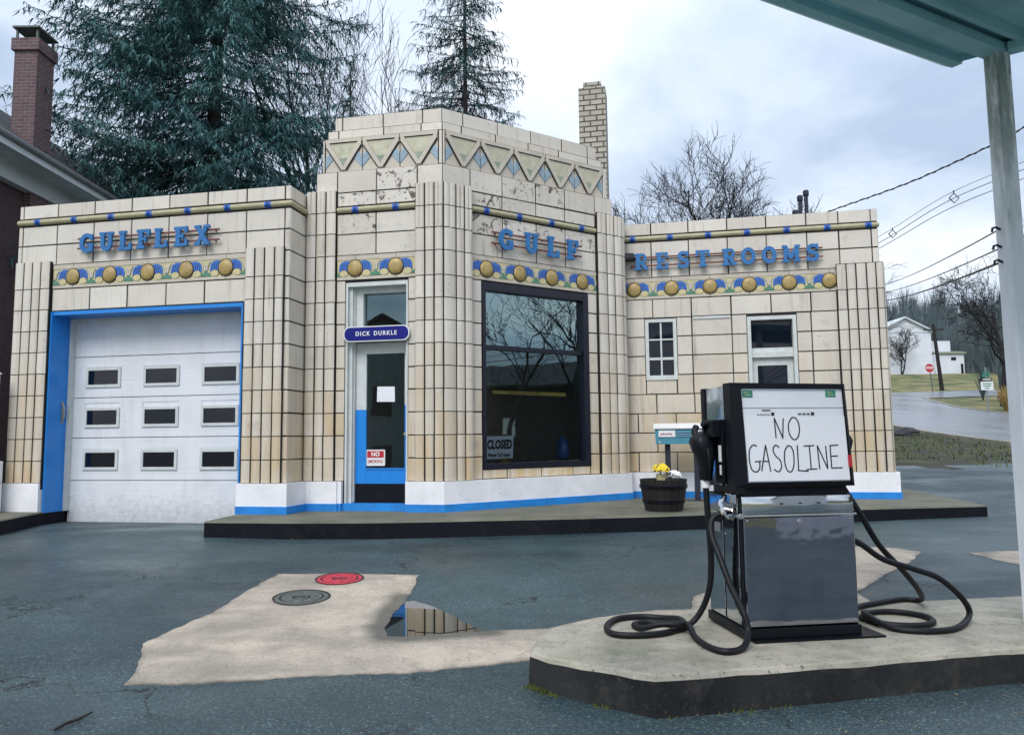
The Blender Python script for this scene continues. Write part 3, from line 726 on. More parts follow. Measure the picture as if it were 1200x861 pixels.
def row(m, F, z0, z1, joints, spall=0.0, holes=(), yel=None, o=0.0):
    for a, b in zip(joints, joints[1:]):
        if any(h0 < (a + b) / 2 < h1 and y0 < (z0 + z1) / 2 < y1 for h0, h1, y0, y1 in holes): continue
        m.tile(F, a, b, z0, z1, o, T, **attrs((z0 + z1) / 2, spall, yel))
def backing(m, F, s0, s1, z0, z1, holes=(), th=0.2, mi=1, o=-0.009):
    S = sorted({s0, s1, *[h[0] for h in holes], *[h[1] for h in holes]}); Z = sorted({z0, z1, *[h[2] for h in holes], *[h[3] for h in holes]})
    S = [s for s in S if s0 <= s <= s1]; Z = [z for z in Z if z0 <= z <= z1]
    solid = lambda i, j: 0 <= i < len(S) - 1 and 0 <= j < len(Z) - 1 and not any(h[0] <= (S[i] + S[i+1]) / 2 <= h[1] and h[2] <= (Z[j] + Z[j+1]) / 2 <= h[3] for h in holes)
    for i in range(len(S) - 1):
        for j in range(len(Z) - 1):
            if not solid(i, j): continue
            a, b, p, q = S[i], S[i + 1], Z[j], Z[j + 1]; k = o - th
            m.face([F(a, p, o), F(b, p, o), F(b, q, o), F(a, q, o)], mi); m.face([F(b, p, k), F(a, p, k), F(a, q, k), F(b, q, k)], 2)
            if not solid(i - 1, j): m.face([F(a, p, k), F(a, p, o), F(a, q, o), F(a, q, k)], mi)
            if not solid(i + 1, j): m.face([F(b, p, o), F(b, p, k), F(b, q, k), F(b, q, o)], mi)
            if not solid(i, j - 1): m.face([F(a, p, k), F(b, p, k), F(b, p, o), F(a, p, o)], mi)
            if not solid(i, j + 1): m.face([F(a, q, o), F(b, q, o), F(b, q, k), F(a, q, k)], mi)

ZR = [(3.431, 3.724), (3.724, 4.012)]
ZTOP = (4.118, ZT)
# --- garage wing wall
GH = (0.60, 3.555, -0.3, 2.77)
m = M()
backing(m, LW, 0.0, U1 - 0.014, -0.3, ZT - 0.004, [GH])
J = [0.0, 0.07, 0.64, 1.235, 1.83, 2.414, 3.0, 3.583, 4.14, 4.2235]
for z0, z1 in ZR: row(m, LW, z0, z1, J)
row(m, LW, *ZTOP, J)
row(m, LW, ZF, 3.431, [3.583, 4.14, 4.2235]); row(m, LW, ZF, 3.431, [0.0, 0.07, 0.58])
row(m, LW, 2.77, ZF, [0.60, 1.21, 1.80, 2.40, 2.98, 3.60])
for a, b in zip(C, C[1:]): row(m, LW, a, b, [4.14, 4.2235])
backing(m, RET, 0.01, VD, 0, ZT - 0.004, th=0.15)
for a, b in list(zip(C, C[1:])) + [(ZF, 3.431)] + ZR + [ZTOP]: row(m, RET, a, b, [0.0, VD])
m.build('garage_wall', ['tile', 'grout', 'dim_room'], ST)
# --- office tower wall
DH = (4.805, 5.69, 0.0, 3.06); WH = (0.60, 2.46, 0.52, 3.07)
m = M()
backing(m, DO, U1, UC - 0.01, 0, 4.312, [DH]); backing(m, WI, 0.0, WL, 0, 4.312, [WH])
for a, b in zip(C, C[1:]):
    row(m, DO, a, b, [4.67, 4.805]); row(m, DO, a, b, [5.69, 5.806]); row(m, WI, a, b, [0.43, 0.60]); row(m, WI, a, b, [2.46, 2.64])
row(m, WI, ZW, 0.52, [0.60, 0.99, 1.57, 2.13, 2.46], yel=1.0)
for (z0, z1), sp in zip(ZR, (0.15, 0.75)):
    row(m, DO, z0, z1, [4.67, 5.235, 5.806], sp); row(m, WI, z0, z1, [0.43, 0.95, 1.53, 2.06, 2.64], sp)
row(m, DO, 4.118, 4.313, [4.67, 5.235, 5.806], 0.7); row(m, WI, 4.118, 4.313, [0.43, 0.95, 1.53, 2.06, 2.64], 0.75)
row(m, DO, 4.313, 4.62, [4.36, 4.67, 5.24, 5.82, UC], 0.0); row(m, DO, 4.313, 4.62, [5.24, 5.82], 1.0, o=0.0015)
for s0, s1, sp in ((0, 0.43, 0), (0.43, 0.95, 0.25), (0.95, 1.53, 0.9), (1.53, 2.06, 0.65), (2.06, 2.64, 0.2), (2.64, 2.99, 0)): row(m, WI, 4.313, 4.62, [s0, s1], sp)
# stepped crown (solid cores, tiles on the outer faces)
def crown(m, z0, z1, ul, back, sr, jd, jw, tiles=True, ins=0.009):
    c0 = UC - back * math.tan(A45 / 2)
    d0, w0 = Fr(0, VD + back, 0), Fr(UC - back * math.tan(A45 / 2), VD + back, A45)
    e = w0(sr, 0)
    pl = [(ul + ins, VD + back + ins), (c0, VD + back + ins * 1.2), (e[0] - ins, e[1] + ins), (e[0] - 1.6, e[1] + 2.9), (ul + ins, 5.6)]
    m.slab(pl, z0, z1 - 0.003, 1)
    m.face([(x, y, z1 - 0.001) for x, y in pl], 2)
    if tiles:
        row(m, d0, z0, z1, [ul] + jd + [c0]); row(m, w0, z0, z1, [0.0] + jw + [sr])
        side = Fr(ul, 5.6, -PI / 2)
        row(m, side, z0, z1, [5.6 - VD - back - 0.6 * k for k in range(8, -1, -1)])
        es = Fr(e[0], e[1], A45 + PI / 2); row(m, es, z0, z1, [0.0, 0.3, 0.9, 1.5])
    return d0, w0
crown(m, 4.313, 4.62, 4.36, 0.0, 2.99, [4.67], [0.43], False)
side = Fr(4.36, 5.6, -PI / 2); row(m, side, 4.3, 4.62, [5.6 - VD - 0.6 * k for k in range(8, -1, -1)])
es = Fr(*WI(2.99, 0)[:2], A45 + PI / 2); row(m, es, 4.1, 4.62, [0.0, 0.3, 0.9, 1.5])
crown(m, 5.10, 5.225, 4.50, 0.045, 2.81, [4.66, 5.319, 5.86], [0.30, 0.86, 1.42, 1.98, 2.54])
crown(m, 5.225, 5.43, 4.59, 0.08, 2.72, [4.70, 5.30, 5.87], [0.33, 0.9, 1.48, 2.05, 2.55])
crown(m, 4.62, 5.10, 4.44, 0.02, 2.90, [], [], False, 0.022)
side = Fr(4.44, 5.6, -PI / 2); row(m, side, 4.62, 5.10, [5.6 - VD - 0.02 - 0.6 * k for k in range(8, -1, -1)])
es = Fr(*Fr(UC - 0.02 * math.tan(A45 / 2), VD + 0.02, A45)(2.90, 0)[:2], A45 + PI / 2); row(m, es, 4.62, 5.10, [0.0, 0.3, 0.9, 1.5])
m.build('office_wall', ['tile', 'grout', 'creamp'], ST)
# --- rest room wing wall
NH = (8.74, 9.227, 1.83, 2.775); RH = (10.285, 11.006, 0.0, 2.755)
m = M()
backing(m, RW, UW + 0.05, UE - 0.014, -0.3, ZT - 0.004, [NH, RH])
J = [UW - 0.06, 8.87, 9.45, 10.04, 10.62, 11.21, 11.67, 12.13, UE]
for z0, z1 in ZR: row(m, RW, z0, z1, J)
row(m, RW, *ZTOP, J)
row(m, RW, ZF, 3.431, [11.58, 12.13, UE])
row(m, RW, 2.787, ZF, [UW - 0.06, 8.87, 9.46, 10.06, 10.65, 11.23, 11.60])
for i in range(9):
    z0, z1 = C[i], C[i + 1]
    if i == 8: continue
    if z0 > 1.8: row(m, RW, z0, z1 if i < 7 else 2.787, [UW - 0.06, 8.74, 9.227, 9.46, 10.06, 10.285, 11.006, 11.22, 11.60], holes=[NH, RH])
    elif i == 4: row(m, RW, z0, z1 - 0.06, [8.74, 9.21]); row(m, RW, z0, z1, [UW - 0.06, 8.74]); row(m, RW, z0, z1, [9.21, 9.46, 10.06, 10.285]); row(m, RW, z0, z1, [11.006, 11.22, 11.6])
    elif i % 2: row(m, RW, z0, z1, [UW - 0.06, 8.89, 9.47, 10.06, 10.285]); row(m, RW, z0, z1, [11.006, 11.22, 11.6])
    else: row(m, RW, z0, z1, [UW - 0.06, 8.60, 9.18, 9.76, 10.285]); row(m, RW, z0, z1, [11.006, 11.45, 11.6])
backing(m, RS, 0.01, 6.0, -0.3, ZT - 0.004, th=0.15)
for a, b in list(zip(C, C[1:])) + [(ZF, 3.431)] + ZR + [ZTOP]: row(m, RS, a, b, [0.0, 0.08] + [0.08 + 0.59 * k for k in range(1, 11)])
m.build('restroom_wall', ['tile', 'grout', 'dim_room'], ST)
# --- plain back and side walls, roofs, floor
m = M()
ub = UE - 0.16
for a, b in (((0.0, 0.21), (0.2, 8.6)), ((0.2, 8.4), (ub, 8.6)), ((ub - 0.2, VR + 6.02), (ub, 8.4)), ((U1 - 0.2, 0.7), (U1 - 0.02, 5.6)), ((UW + 0.25, VR + 0.25), (UW + 0.4, 8.4))):
    m.box(a[0], b[0], a[1], b[1], -0.3, 4.05)
m.build('rear_wall', 'creamp', ST)
m = M()
m.box(0.2, U1 - 0.2, 0.21, 8.38, 3.95, 4.03); m.box(UW + 0.42, ub - 0.22, VR + 0.22, 8.38, 3.95, 4.03)
m.slab([(U1, VD + 0.3), (UC - 0.05, VD + 0.3), (UW - 0.25, VW - 0.02), (UW + 0.2, VW + 0.1), (UW + 0.24, 8.38), (U1, 8.38)], 3.72, 3.80)
m.build('roof', 'roof_dark', ST)
m = M(); m.slab([(U1 + 0.01, VD + 0.22), (UC - 0.1, VD + 0.22), (UW - 0.2, VW - 0.02), (UW + 0.24, 3.1), (UW + 0.24, 8.38), (U1 + 0.01, 8.38)], -0.1, 0.04); m.build('floor', 'dim_room', ST)

# --- pilasters
def strip(m, a, b, z0, z1, p=0.022, reeds=1, **at):
    """one bulging terracotta strip between plan points a and b"""
    a, b = Vector(a), Vector(b); d = (b - a); L = d.length; d /= L; n = Vector((d.y, -d.x))
    gp = random.uniform(0.0075, 0.0135); K = 5; prof = []
    w = (L - 2 * gp) / reeds
    for r in range(reeds):
        for k in range(K + 1):
            t = k / K
            if r and k == 0: continue
            prof.append((gp + r * w + t * w, p * (0.25 + 0.75 * math.sin(PI * t) ** 0.6) if 0 < t < 1 else p * 0.25))
    prof = [(gp, -0.03)] + prof + [(L - gp, -0.03)]
    q = [a + d * s + n * o for s, o in prof]; k = len(q); z0 += 0.006; z1 -= 0.006
    m.raw([(*v, z0) for v in q] + [(*v, z1) for v in q], [(i, i + 1, k + i + 1, k + i) for i in range(k - 1)] + [tuple(range(k, 2 * k))], 0, **at)
def pilaster(pts, ztop, upper=(), reed_from=99, core=0.03):
    m = M(); zs = C + [3.48] if not upper else C + list(upper)
    for i, (a, b) in enumerate(zip(pts, pts[1:])):
        for z0, z1 in zip(zs, zs[1:]):
            strip(m, a, b, z0, min(z1, ztop), 0.024, 2 if z0 > reed_from else 1, **attrs((z0 + z1) / 2, 0.04))
    # dark core that shows in the joints
    inner = []
    for i, p in enumerate(pts):
        a = Vector(pts[max(i - 1, 0)]); b = Vector(pts[min(i + 1, len(pts) - 1)]); d = (b - a).normalized(); n = Vector((d.y, -d.x)); inner.append(Vector(p) - n * 0.004)
    back_ = []
    for i, p in enumerate(pts):
        a = Vector(pts[max(i - 1, 0)]); b = Vector(pts[min(i + 1, len(pts) - 1)]); d = (b - a).normalized(); n = Vector((d.y, -d.x)); back_.append(Vector(p) - n * 0.06)
    k = len(inner)
    d0 = (Vector(pts[1]) - Vector(pts[0])).normalized() * 0.007; d1 = (Vector(pts[-1]) - Vector(pts[-2])).normalized() * 0.007
    inner[0] += d0; back_[0] += d0; inner[-1] -= d1; back_[-1] -= d1
    poly = [tuple(v) for v in inner] + [tuple(v) for v in reversed(back_)]
    m.slab(poly, 0.3, ztop - 0.012, 1)
    return m.build('pilaster', ['tile', 'grout'], ST)
P2 = lambda F, ss, o: [F(s, 0, o)[:2] for s in ss]
pilaster(P2(LW, (0.02, 0.166, 0.307, 0.443, 0.60), 0.045), 3.49)
pilaster(P2(LW, (3.60, 3.745, 3.885, 4.03, 4.165), 0.045), 3.49)
UPP = (3.42, 3.73, 4.03, 4.35)
pilaster(P2(DO, (U1 + 0.008, 4.381, 4.519, 4.675), 0.035), 4.35, UPP, 4.0)
cpts = P2(DO, (5.806, 5.945, 6.075), 0.055)[:] + [(UC + 0.023, VD - 0.055)] + P2(WI, (0.17, 0.30, 0.43), 0.055)
pilaster(cpts, 4.36, UPP, 3.7)
e = WI(WL, 0, 0.04)
pilaster(P2(WI, (2.64, 2.825, 2.975, WL), 0.04) + [(e[0] + 0.02, e[1] + 0.16)], 4.37, UPP, 4.0)
es2 = RS(0.0, 0, 0.055)
pilaster(P2(RW, (11.595, 11.735, 11.87, 12.02, 12.15, UE + 0.03), 0.055) + [RS(s, 0, 0.045)[:2] for s in (0.12, 0.27, 0.41)], 3.50)

# --- white and blue base course
def base(pts, z0=0.0, blue=True):
    m = M()
    def band(o, za, zb, mi):
        P = [Vector(p) for p in pts]; out = []
        for i, p in enumerate(P):
            n = Vector((0, 0))
            if i > 0: d = (p - P[i - 1]).normalized(); n += Vector((d.y, -d.x))
            if i < len(P) - 1: d = (P[i + 1] - p).normalized(); n += Vector((d.y, -d.x))
            n.normalize()
            k = 1.0
            if 0 < i < len(P) - 1: d = (P[i + 1] - p).normalized(); k = 1 / max(0.5, n.dot(Vector((d.y, -d.x))))
            out.append((p + n * o * k, p - n * 0.05 * k))
        for (a, ai), (b, bi) in zip(out, out[1:]):
            m.hexa([(*a, za), (*b, za), (*bi, za), (*ai, za), (*a, zb), (*b, zb), (*bi, zb), (*ai, zb)], mi)
    if blue: band(0.055, z0, 0.097, 1); band(0.042, 0.097, ZW, 0)
    else: band(0.042, z0, ZW, 0)
    return m.build('base_course', ['white_base', 'blue_base'], ST)
base(P2(LW, (0.01, 0.59), 0.03), -0.02, False)
base(P2(LW, (3.565, U1 + 0.01), 0.04) + P2(DO, (U1 + 0.03, 4.69), 0.03) + P2(DO, (4.69, 4.79), 0.006))
base(P2(DO, (5.695, UC + 0.022), 0.055) + P2(WI, (WL + 0.02,), 0.055) + [(UW + 0.06, VW + 0.24)])
base(P2(RW, (UW - 0.05, 10.28), 0.0))
base(P2(RW, (11.01, 11.56), 0.0) + P2(RW, (11.58, UE + 0.045), 0.05) + P2(RS, (0.42,), 0.05) + P2(RS, (0.44, 5.95), 0.0))

# --- half round moulding with blue bands
def moulding(F, s0, s1, blues, e0=0.0, e1=0.0):
    m = M(); K = 7; r = 0.040
    def seg(a, b, rr, mi, da=0.0, db=0.0):
        vs = []
        for i in range(K + 1):
            t = PI * i / K; o = rr * math.sin(t); z = 4.065 - rr * math.cos(t)
            vs += [F(a - o * da, z, o), F(b + o * db, z, o)]
        m.raw(vs, [(2 * i, 2 * i + 1, 2 * i + 3, 2 * i + 2) for i in range(K)], mi)
        m.face([vs[2 * i] for i in range(K + 1)], mi); m.face([vs[2 * i + 1] for i in range(K + 1)], mi)
    js = [s0] + [b for b in blues if s0 < b < s1] + [s1]
    seg(s0, s1, r, 0, e0, e1)
    for b in blues:
        w = 0.047
        seg(b - w, b + w, r + 0.004, 1)
        for sg in (1, -1):
            for i in range(1, K):
                t0, t1 = PI * i / K, PI * (i + 0.7) / K
                f = lambda t: b + sg * (t / PI - 0.5) * 1.7 * w
                rr = r + 0.0065
                if i < K - 1: m.face([F(f(t0) - 0.009, 4.065 - rr * math.cos(t0), rr * math.sin(t0)), F(f(t0) + 0.009, 4.065 - rr * math.cos(t0), rr * math.sin(t0)), F(f(t1) + 0.009, 4.065 - rr * math.cos(t1), rr * math.sin(t1)), F(f(t1) - 0.009, 4.065 - rr * math.cos(t1), rr * math.sin(t1))], 2)
    return m.build('moulding', ['khaki', 'fblue', 'sign_blue'], ST, smooth=False)
moulding(LW, 0.0, U1, [0.33 + 0.596 * k for k in range(7)], e1=1.0)
moulding(RET, 0.0, VD, [], e0=1.0)
moulding(DO, 4.68, 5.80, [4.944, 5.524])
moulding(WI, 0.44, 2.63, [0.67, 1.22, 1.79, 2.35])
moulding(RW, UW - 0.02, UE + 0.01, [8.58 + 0.585 * k for k in range(7) if 8.58 + 0.585 * k < UE])

# --- medallion friezes
def frieze(F, s0, s1, cs):
    m = M()   # 0 cream, 1 pale yellow, 2 gold, 3 blue, 4 green, 5 ink
    w = (cs[1] - cs[0])
    edges = [s0] + [(a + b) / 2 for a, b in zip(cs, cs[1:])] + [s1]
    m.wbox(F, s0, s1, ZF + 0.004, 3.428, -0.02, -0.004, 5)
    for c in cs:
        pass
    for a, b in zip([s0] + cs, cs + [s1]):
        m.wbox(F, a + 0.003, b - 0.003, 3.365, 3.427, -0.01, 0.008, 0); m.wbox(F, a + 0.003, b - 0.003, ZF + 0.006, 3.131, -0.01, 0.008, 0)
    m.wbox(F, s0 + 0.003, s1 - 0.003, 3.132, 3.364, -0.01, 0.002, 1)
    zb = 3.136
    clip = lambda poly: [(min(max(s, s0 + 0.004), s1 - 0.004), z) for s, z in poly]
    arc = lambda cx, cz, rx, rz, a0, a1, n=10: [(cx + rx * math.cos(a0 + (a1 - a0) * i / n), cz + rz * math.sin(a0 + (a1 - a0) * i / n)) for i in range(n + 1)]
    for c in cs:
        for sg in (-1, 1):
            wing = [(c + sg * x, zb + z) for x, z in ((0.075, 0.212), (0.15, 0.218), (0.205, 0.195), (0.23, 0.15), (0.235, 0.075), (0.20, 0.07), (0.15, 0.085), (0.10, 0.08))]
            if c + sg * 0.10 > s0 and c + sg * 0.10 < s1:
                m.prism(F, clip(wing if sg > 0 else wing[::-1]), 0.0, 0.009, 3)
                for q in range(3):
                    x0 = 0.125 + 0.03 * q; m.ribbon(F, clip([(c + sg * x0, zb + 0.20 - 0.012 * q), (c + sg * (x0 + 0.02), zb + 0.10)]), 0.005, 0.0, 0.011, 5)
                m.prism(F, clip(arc(c + sg * 0.165, zb + 0.046, 0.062, 0.046, 0, 2 * PI, 12)), 0.0, 0.0125, 1)
                m.ribbon(F, clip(arc(c + sg * 0.165, zb + 0.046, 0.062, 0.046, 0, PI, 8)), 0.006, 0.0, 0.013, 5)
        m.prism(F, arc(c, zb + 0.112, 0.114, 0.120, 0, 2 * PI, 26), -0.004, 0.016, 5)
        # domed gold disc
        vs = [F(c, zb + 0.112, 0.046)]; nn = 26
        for rr, o in ((0.05, 0.042), (0.085, 0.032), (0.104, 0.017)):
            vs += [F(c + rr * math.cos(2 * PI * k / nn), zb + 0.112 + rr * 1.05 * math.sin(2 * PI * k / nn), o) for k in range(nn)]
        m.raw(vs, [(0, 1 + k, 1 + (k + 1) % nn) for k in range(nn)] + [(1 + q * nn + k, 1 + (q + 1) * nn + k, 1 + (q + 1) * nn + (k + 1) % nn, 1 + q * nn + (k + 1) % nn) for q in range(2) for k in range(nn)], 2)
    mids = [(a + b) / 2 for a, b in zip(cs, cs[1:])]
    for x in (cs[0] - w / 2, cs[-1] + w / 2):
        if s0 - 0.12 < x < s1 + 0.12: mids.append(x)
    for x in mids:
        for sg in (-1, 1):
            g_ = clip([(x, zb + 0.10), (x + sg * 0.028, zb + 0.055), (x + sg * 0.085, zb + 0.045), (x + sg * 0.075, zb + 0.004), (x, zb + 0.004)])
            m.prism(F, g_ if sg < 0 else g_[::-1], 0.0, 0.010, 4)
            st = [(x + sg * 0.012, zb + 0.085), (x + sg * 0.018, zb + 0.15), (x + sg * 0.05, zb + 0.205)]
            if all(s0 < s < s1 for s, _ in st): m.ribbon(F, st, 0.026, 0.0, 0.0115, 0); m.ribbon(F, [(a + sg * 0.016, b) for a, b in st], 0.006, 0.0, 0.0105, 4)
    return m.build('medallion_frieze', ['creamp', 'fyellow', 'gold', 'fblue', 'fgreen', 'grout'], ST)
frieze(LW, 0.61, 3.59, [0.936, 1.523, 2.115, 2.706, 3.298])
frieze(DO, 4.68, 5.80, [4.944, 5.524])
frieze(WI, 0.44, 2.632, [0.673, 1.226, 1.791, 2.354])
frieze(RW, UW - 0.03, 11.585, [8.586, 9.17, 9.755, 10.34, 10.925, 11.506])

# --- zigzag frieze round the tower
def zigzag(F, edges):
    m = M(); z0, z1 = 4.625, 5.095   # 0 cream 1 yellow-green 2 sage 3 pale blue 4 grout
    for a, b in zip(edges, edges[1:]):
        a += 0.006; b -= 0.006; c = (a + b) / 2
        m.wbox(F, a, b, z0 + 0.004, z1 - 0.004, -0.02, -0.012, 0)
        m.wbox(F, a, b, z1 - 0.055, z1 - 0.004, -0.02, 0.012, 0)
        m.ribbon(F, [(a + 0.035, z1 - 0.056), (b - 0.035, z1 - 0.056)], 0.006, -0.012, 0.004, 4)
        tri = [(a + 0.07, z1 - 0.07), (c, z0 + 0.10), (b - 0.07, z1 - 0.07)]
        m.prism(F, tri, -0.014, -0.004, 1)
        h = 0.28; m.prism(F, [(c - 0.078, z0 + 0.19), (c, z0 + 0.085), (c + 0.078, z0 + 0.19)], -0.012, 0.0, 2)
        for sg in (-1, 1):
            x = lambda t: c + sg * t
            W = c - a
            rib = [(x(0.028), z0 + 0.02), (x(W - 0.008), z1 - 0.10), (x(W - 0.008), z1 - 0.056), (x(W - 0.055), z1 - 0.056), (x(0.0), z0 + 0.075), (x(0.0), z0 + 0.02)]
            m.prism(F, rib if sg < 0 else rib[::-1], -0.016, 0.014, 0)
            m.ribbon(F, [(x(0.04), z0 + 0.02), (x(W - 0.003), z1 - 0.115)], 0.008, -0.012, 0.006, 4)
            dm = [(x(W), z0 + 0.27), (x(W), z0 + 0.13), (x(W - 0.045), z0 + 0.20), (x(W - 0.10), z0 + 0.145), (x(W - 0.045), z0 + 0.265)]
            dm = [(x(W), z0 + 0.21), (x(W - 0.05), z0 + 0.27), (x(W - 0.105), z0 + 0.175), (x(W), z0 + 0.055)]
            m.prism(F, dm if sg > 0 else dm[::-1], -0.014, -0.003, 3)
            for q in range(3): m.ribbon(F, [(x(W - 0.095 + 0.022 * q), z0 + 0.19 + 0.025 * q), (x(W), z0 + 0.085 + 0.045 * q)], 0.007, -0.01, 0.0, 0)
    return m.build('zigzag_frieze', ['creamp', 'ygreen', 'dgreen', 'ltblue', 'grout'], ST)
F1, F2 = Fr(0, VD + 0.02, 0), Fr(UC - 0.02 * math.tan(A45 / 2), VD + 0.02, A45)
zigzag(F1, [4.475, 5.02, 5.565, 6.11]); zigzag(F2, [0.045, 0.60, 1.155, 1.71, 2.265, 2.82])
for F_, a_, b_ in ((F1, 4.44, 4.475), (F1, 6.11, UC - 0.008), (F2, 0.0, 0.045), (F2, 2.82, 2.90)):
    m = M(); m.tile(F_, a_, b_, 4.62, 5.10, tone=.3, spall=0.0, yel=0.0); m.build('frieze_border', 'tile', ST)

# --- garage doorway
m = M()
m.wbox(LW, 0.5995, 0.62, -0.02, 2.765, -0.42, 0.006, 0); m.wbox(LW, 3.53, 3.556, -0.02, 2.765, -0.42, -0.012, 0); m.wbox(LW, 0.62, 3.53, 2.715, 2.765, -0.42, -0.012, 0)
m.wbox(LW, 0.62, 0.66, -0.02, 2.714, -0.425, -0.335, 1); m.wbox(LW, 3.49, 3.53, -0.02, 2.714, -0.425, -0.335, 1); m.wbox(LW, 0.66, 3.49, 2.69, 2.714, -0.425, -0.335, 1)
gf = m.build('garage_door_frame', ['blue_door', 'trim_white'], ST)
m = M(); m.wbox(LW, 0.62, 0.628, 1.20, 1.52, -0.275, -0.235, 0); m.tube([LW(0.64, 1.26, -0.255), LW(0.655, 1.30, -0.255), LW(0.655, 1.42, -0.255), LW(0.64, 1.46, -0.255)], 0.012, 6); m.build('door_bolt', 'galv', gf)
GD = Fr(0, 0.42, 0)
m = M(); sec = [-0.20, 0.398, 0.998, 1.57, 2.16, 2.70]
for z0, z1 in zip(sec, sec[1:]):
    wins = [] if z0 < 0 or z0 > 2 else [(s - 0.012, s + 0.557, z0 + 0.148, z0 + 0.432) for s in (0.865, 1.80, 2.72)]
    m.wbox(GD, 0.63, 3.52, z0 + 0.004, z1 - 0.004, -0.04, -0.006, 0)
    zz = z0 + 0.006; npl = 8
    for i in range(npl):   # fine horizontal ribs pressed in the steel
        a = z0 + 0.006 + (z1 - z0 - 0.012) * i / npl; b = z0 + 0.006 + (z1 - z0 - 0.012) * (i + 1) / npl
        for s0_, s1_ in ([(0.63, 3.52)] if not any(w[2] < (a + b) / 2 + 0.03 and w[3] > (a + b) / 2 - 0.03 for w in wins) else [(0.63, wins[0][0]), (wins[0][1], wins[1][0]), (wins[1][1], wins[2][0]), (wins[2][1], 3.52)]):
            e_ = -0.0016; m.raw([GD(s0_, a, e_), GD(s1_, a, e_), GD(s1_, a + 0.004, 0), GD(s0_, a + 0.004, 0), GD(s1_, b - 0.004, 0), GD(s0_, b - 0.004, 0), GD(s1_, b, e_), GD(s0_, b, e_)], [(0, 1, 2, 3), (3, 2, 4, 5), (5, 4, 6, 7)], 0)
m.wbox(GD, 0.63, 3.52, -0.225, -0.20, -0.03, 0.0, 1)
gd = m.build('garage_door', ['door_white', 'black'], ST)
for z0 in sec[1:4]:
    for s in (0.865, 1.80, 2.72):
        a, b, p, q = s, s + 0.545, z0 + 0.16, z0 + 0.42; f = 0.028
        m = M()
        m.wbox(GD, a - 0.012, b + 0.012, p - 0.012, p + f, -0.005, 0.018, 0); m.wbox(GD, a - 0.012, b + 0.012, q - f, q + 0.012, -0.005, 0.018, 0)
        m.wbox(GD, a - 0.012, a + f, p + f, q - f, -0.005, 0.0175, 0); m.wbox(GD, b - f, b + 0.012, p + f, q - f, -0.005, 0.0175, 0)
        w = m.build('window_frame', 'trim_white', gd)
        m = M(); m.face([GD(a + f, p + f, 0.004), GD(b - f, p + f, 0.004), GD(b - f, q - f, 0.004), GD(a + f, q - f, 0.004)]); m.build('pane', 'glass_dark', w)

# --- office entry
m = M()
m.wbox(DO, 4.806, 4.835, 0.0, 3.055, -0.30, -0.012, 0); m.wbox(DO, 5.665, 5.689, 0.0, 3.055, -0.30, -0.012, 0); m.wbox(DO, 4.835, 5.665, 3.0, 3.055, -0.30, -0.012, 0)
m.wbox(DO, 4.835, 4.885, 0.0, 3.0, -0.30, -0.06, 0); m.wbox(DO, 4.885, 4.905, 0.0, 3.0, -0.30, -0.10, 0)
m.wbox(DO, 4.905, 5.665, 2.25, 2.38, -0.30, -0.09, 0); m.wbox(DO, 4.905, 5.01, 2.38, 3.0, -0.30, -0.13, 0); m.wbox(DO, 5.01, 5.665, 2.92, 3.0, -0.30, -0.13, 0); m.wbox(DO, 5.645, 5.665, 2.38, 2.92, -0.30, -0.13, 0)
m.build('door_frame', 'trim_white', ST)
m = M(); m.face([DO(5.01, 2.38, -0.20), DO(5.645, 2.38, -0.20), DO(5.645, 2.92, -0.20), DO(5.01, 2.92, -0.20)]); m.build('transom_pane', 'glass', ST)
m = M(); o0, o1 = -0.19, -0.145
gz0, gz1, gs0, gs1 = 0.535, 2.09, 5.055, 5.60
m.wbox(DO, 4.907, gs0, 1.335, 2.24, o0, o1, 1); m.wbox(DO, gs1, 5.663, 1.46, 2.24, o0, o1, 1); m.wbox(DO, gs0, gs1, gz1, 2.24, o0, o1, 1)
m.prism(DO, [(gs1, 1.335), (5.663, 1.335), (5.663, 1.46), (gs1, 1.38)], o0, o1 + 0.0005, 0)
m.prism(DO, [(gs1, 1.38), (5.663, 1.46), (gs1, 1.46)], o0, o1 + 0.0003, 1)
m.wbox(DO, 4.907, gs0, 0.347, 1.335, o0, o1, 0); m.wbox(DO, gs1, 5.663, 0.347, 1.335, o0, o1, 0); m.wbox(DO, gs0, gs1, 0.347, gz0, o0, o1 - 0.004, 0)
m.wbox(DO, gs0, gs1, gz0, gz0 + 0.018, o0, o1 + 0.006, 0)
ed = m.build('entry_door', ['blue_door', 'trim_white'], ST)
m = M(); m.wbox(DO, 4.907, 5.663, 0.10, 0.347, o0, o1 + 0.004, 0); m.build('kick_plate', 'kick', ed)
m = M(); m.face([DO(gs0, gz0, -0.17), DO(gs1, gz0, -0.17), DO(gs1, gz1, -0.17), DO(gs0, gz1, -0.17)]); m.build('pane', 'glass', ed)
m = M(); k_ = DO(5.632, 1.0, o1); m.lathe((k_[0], k_[1], k_[2]), [(0.012, 0), (0.012, 0.03), (0.028, 0.045), (0.03, 0.06), (0.018, 0.072)], 12, axis='Y'); m.build('door_knob', 'galv', ed); m = M(); k_ = DO(5.632, 0.88, o1); m.lathe((k_[0], k_[1], k_[2]), [(0.018, 0), (0.018, 0.012), (0.01, 0.014)], 10, axis='Y'); m.build('keyhole', 'galv', ed)
m = M(); m.wbox(DO, 4.79, 5.70, 0.0, 0.097, -0.30, 0.012, 0); m.wbox(DO, 4.80, 5.69, 0.0971, 0.11, -0.25, -0.10, 1); m.build('door_sill', ['blue_base', 'kick'], ST)

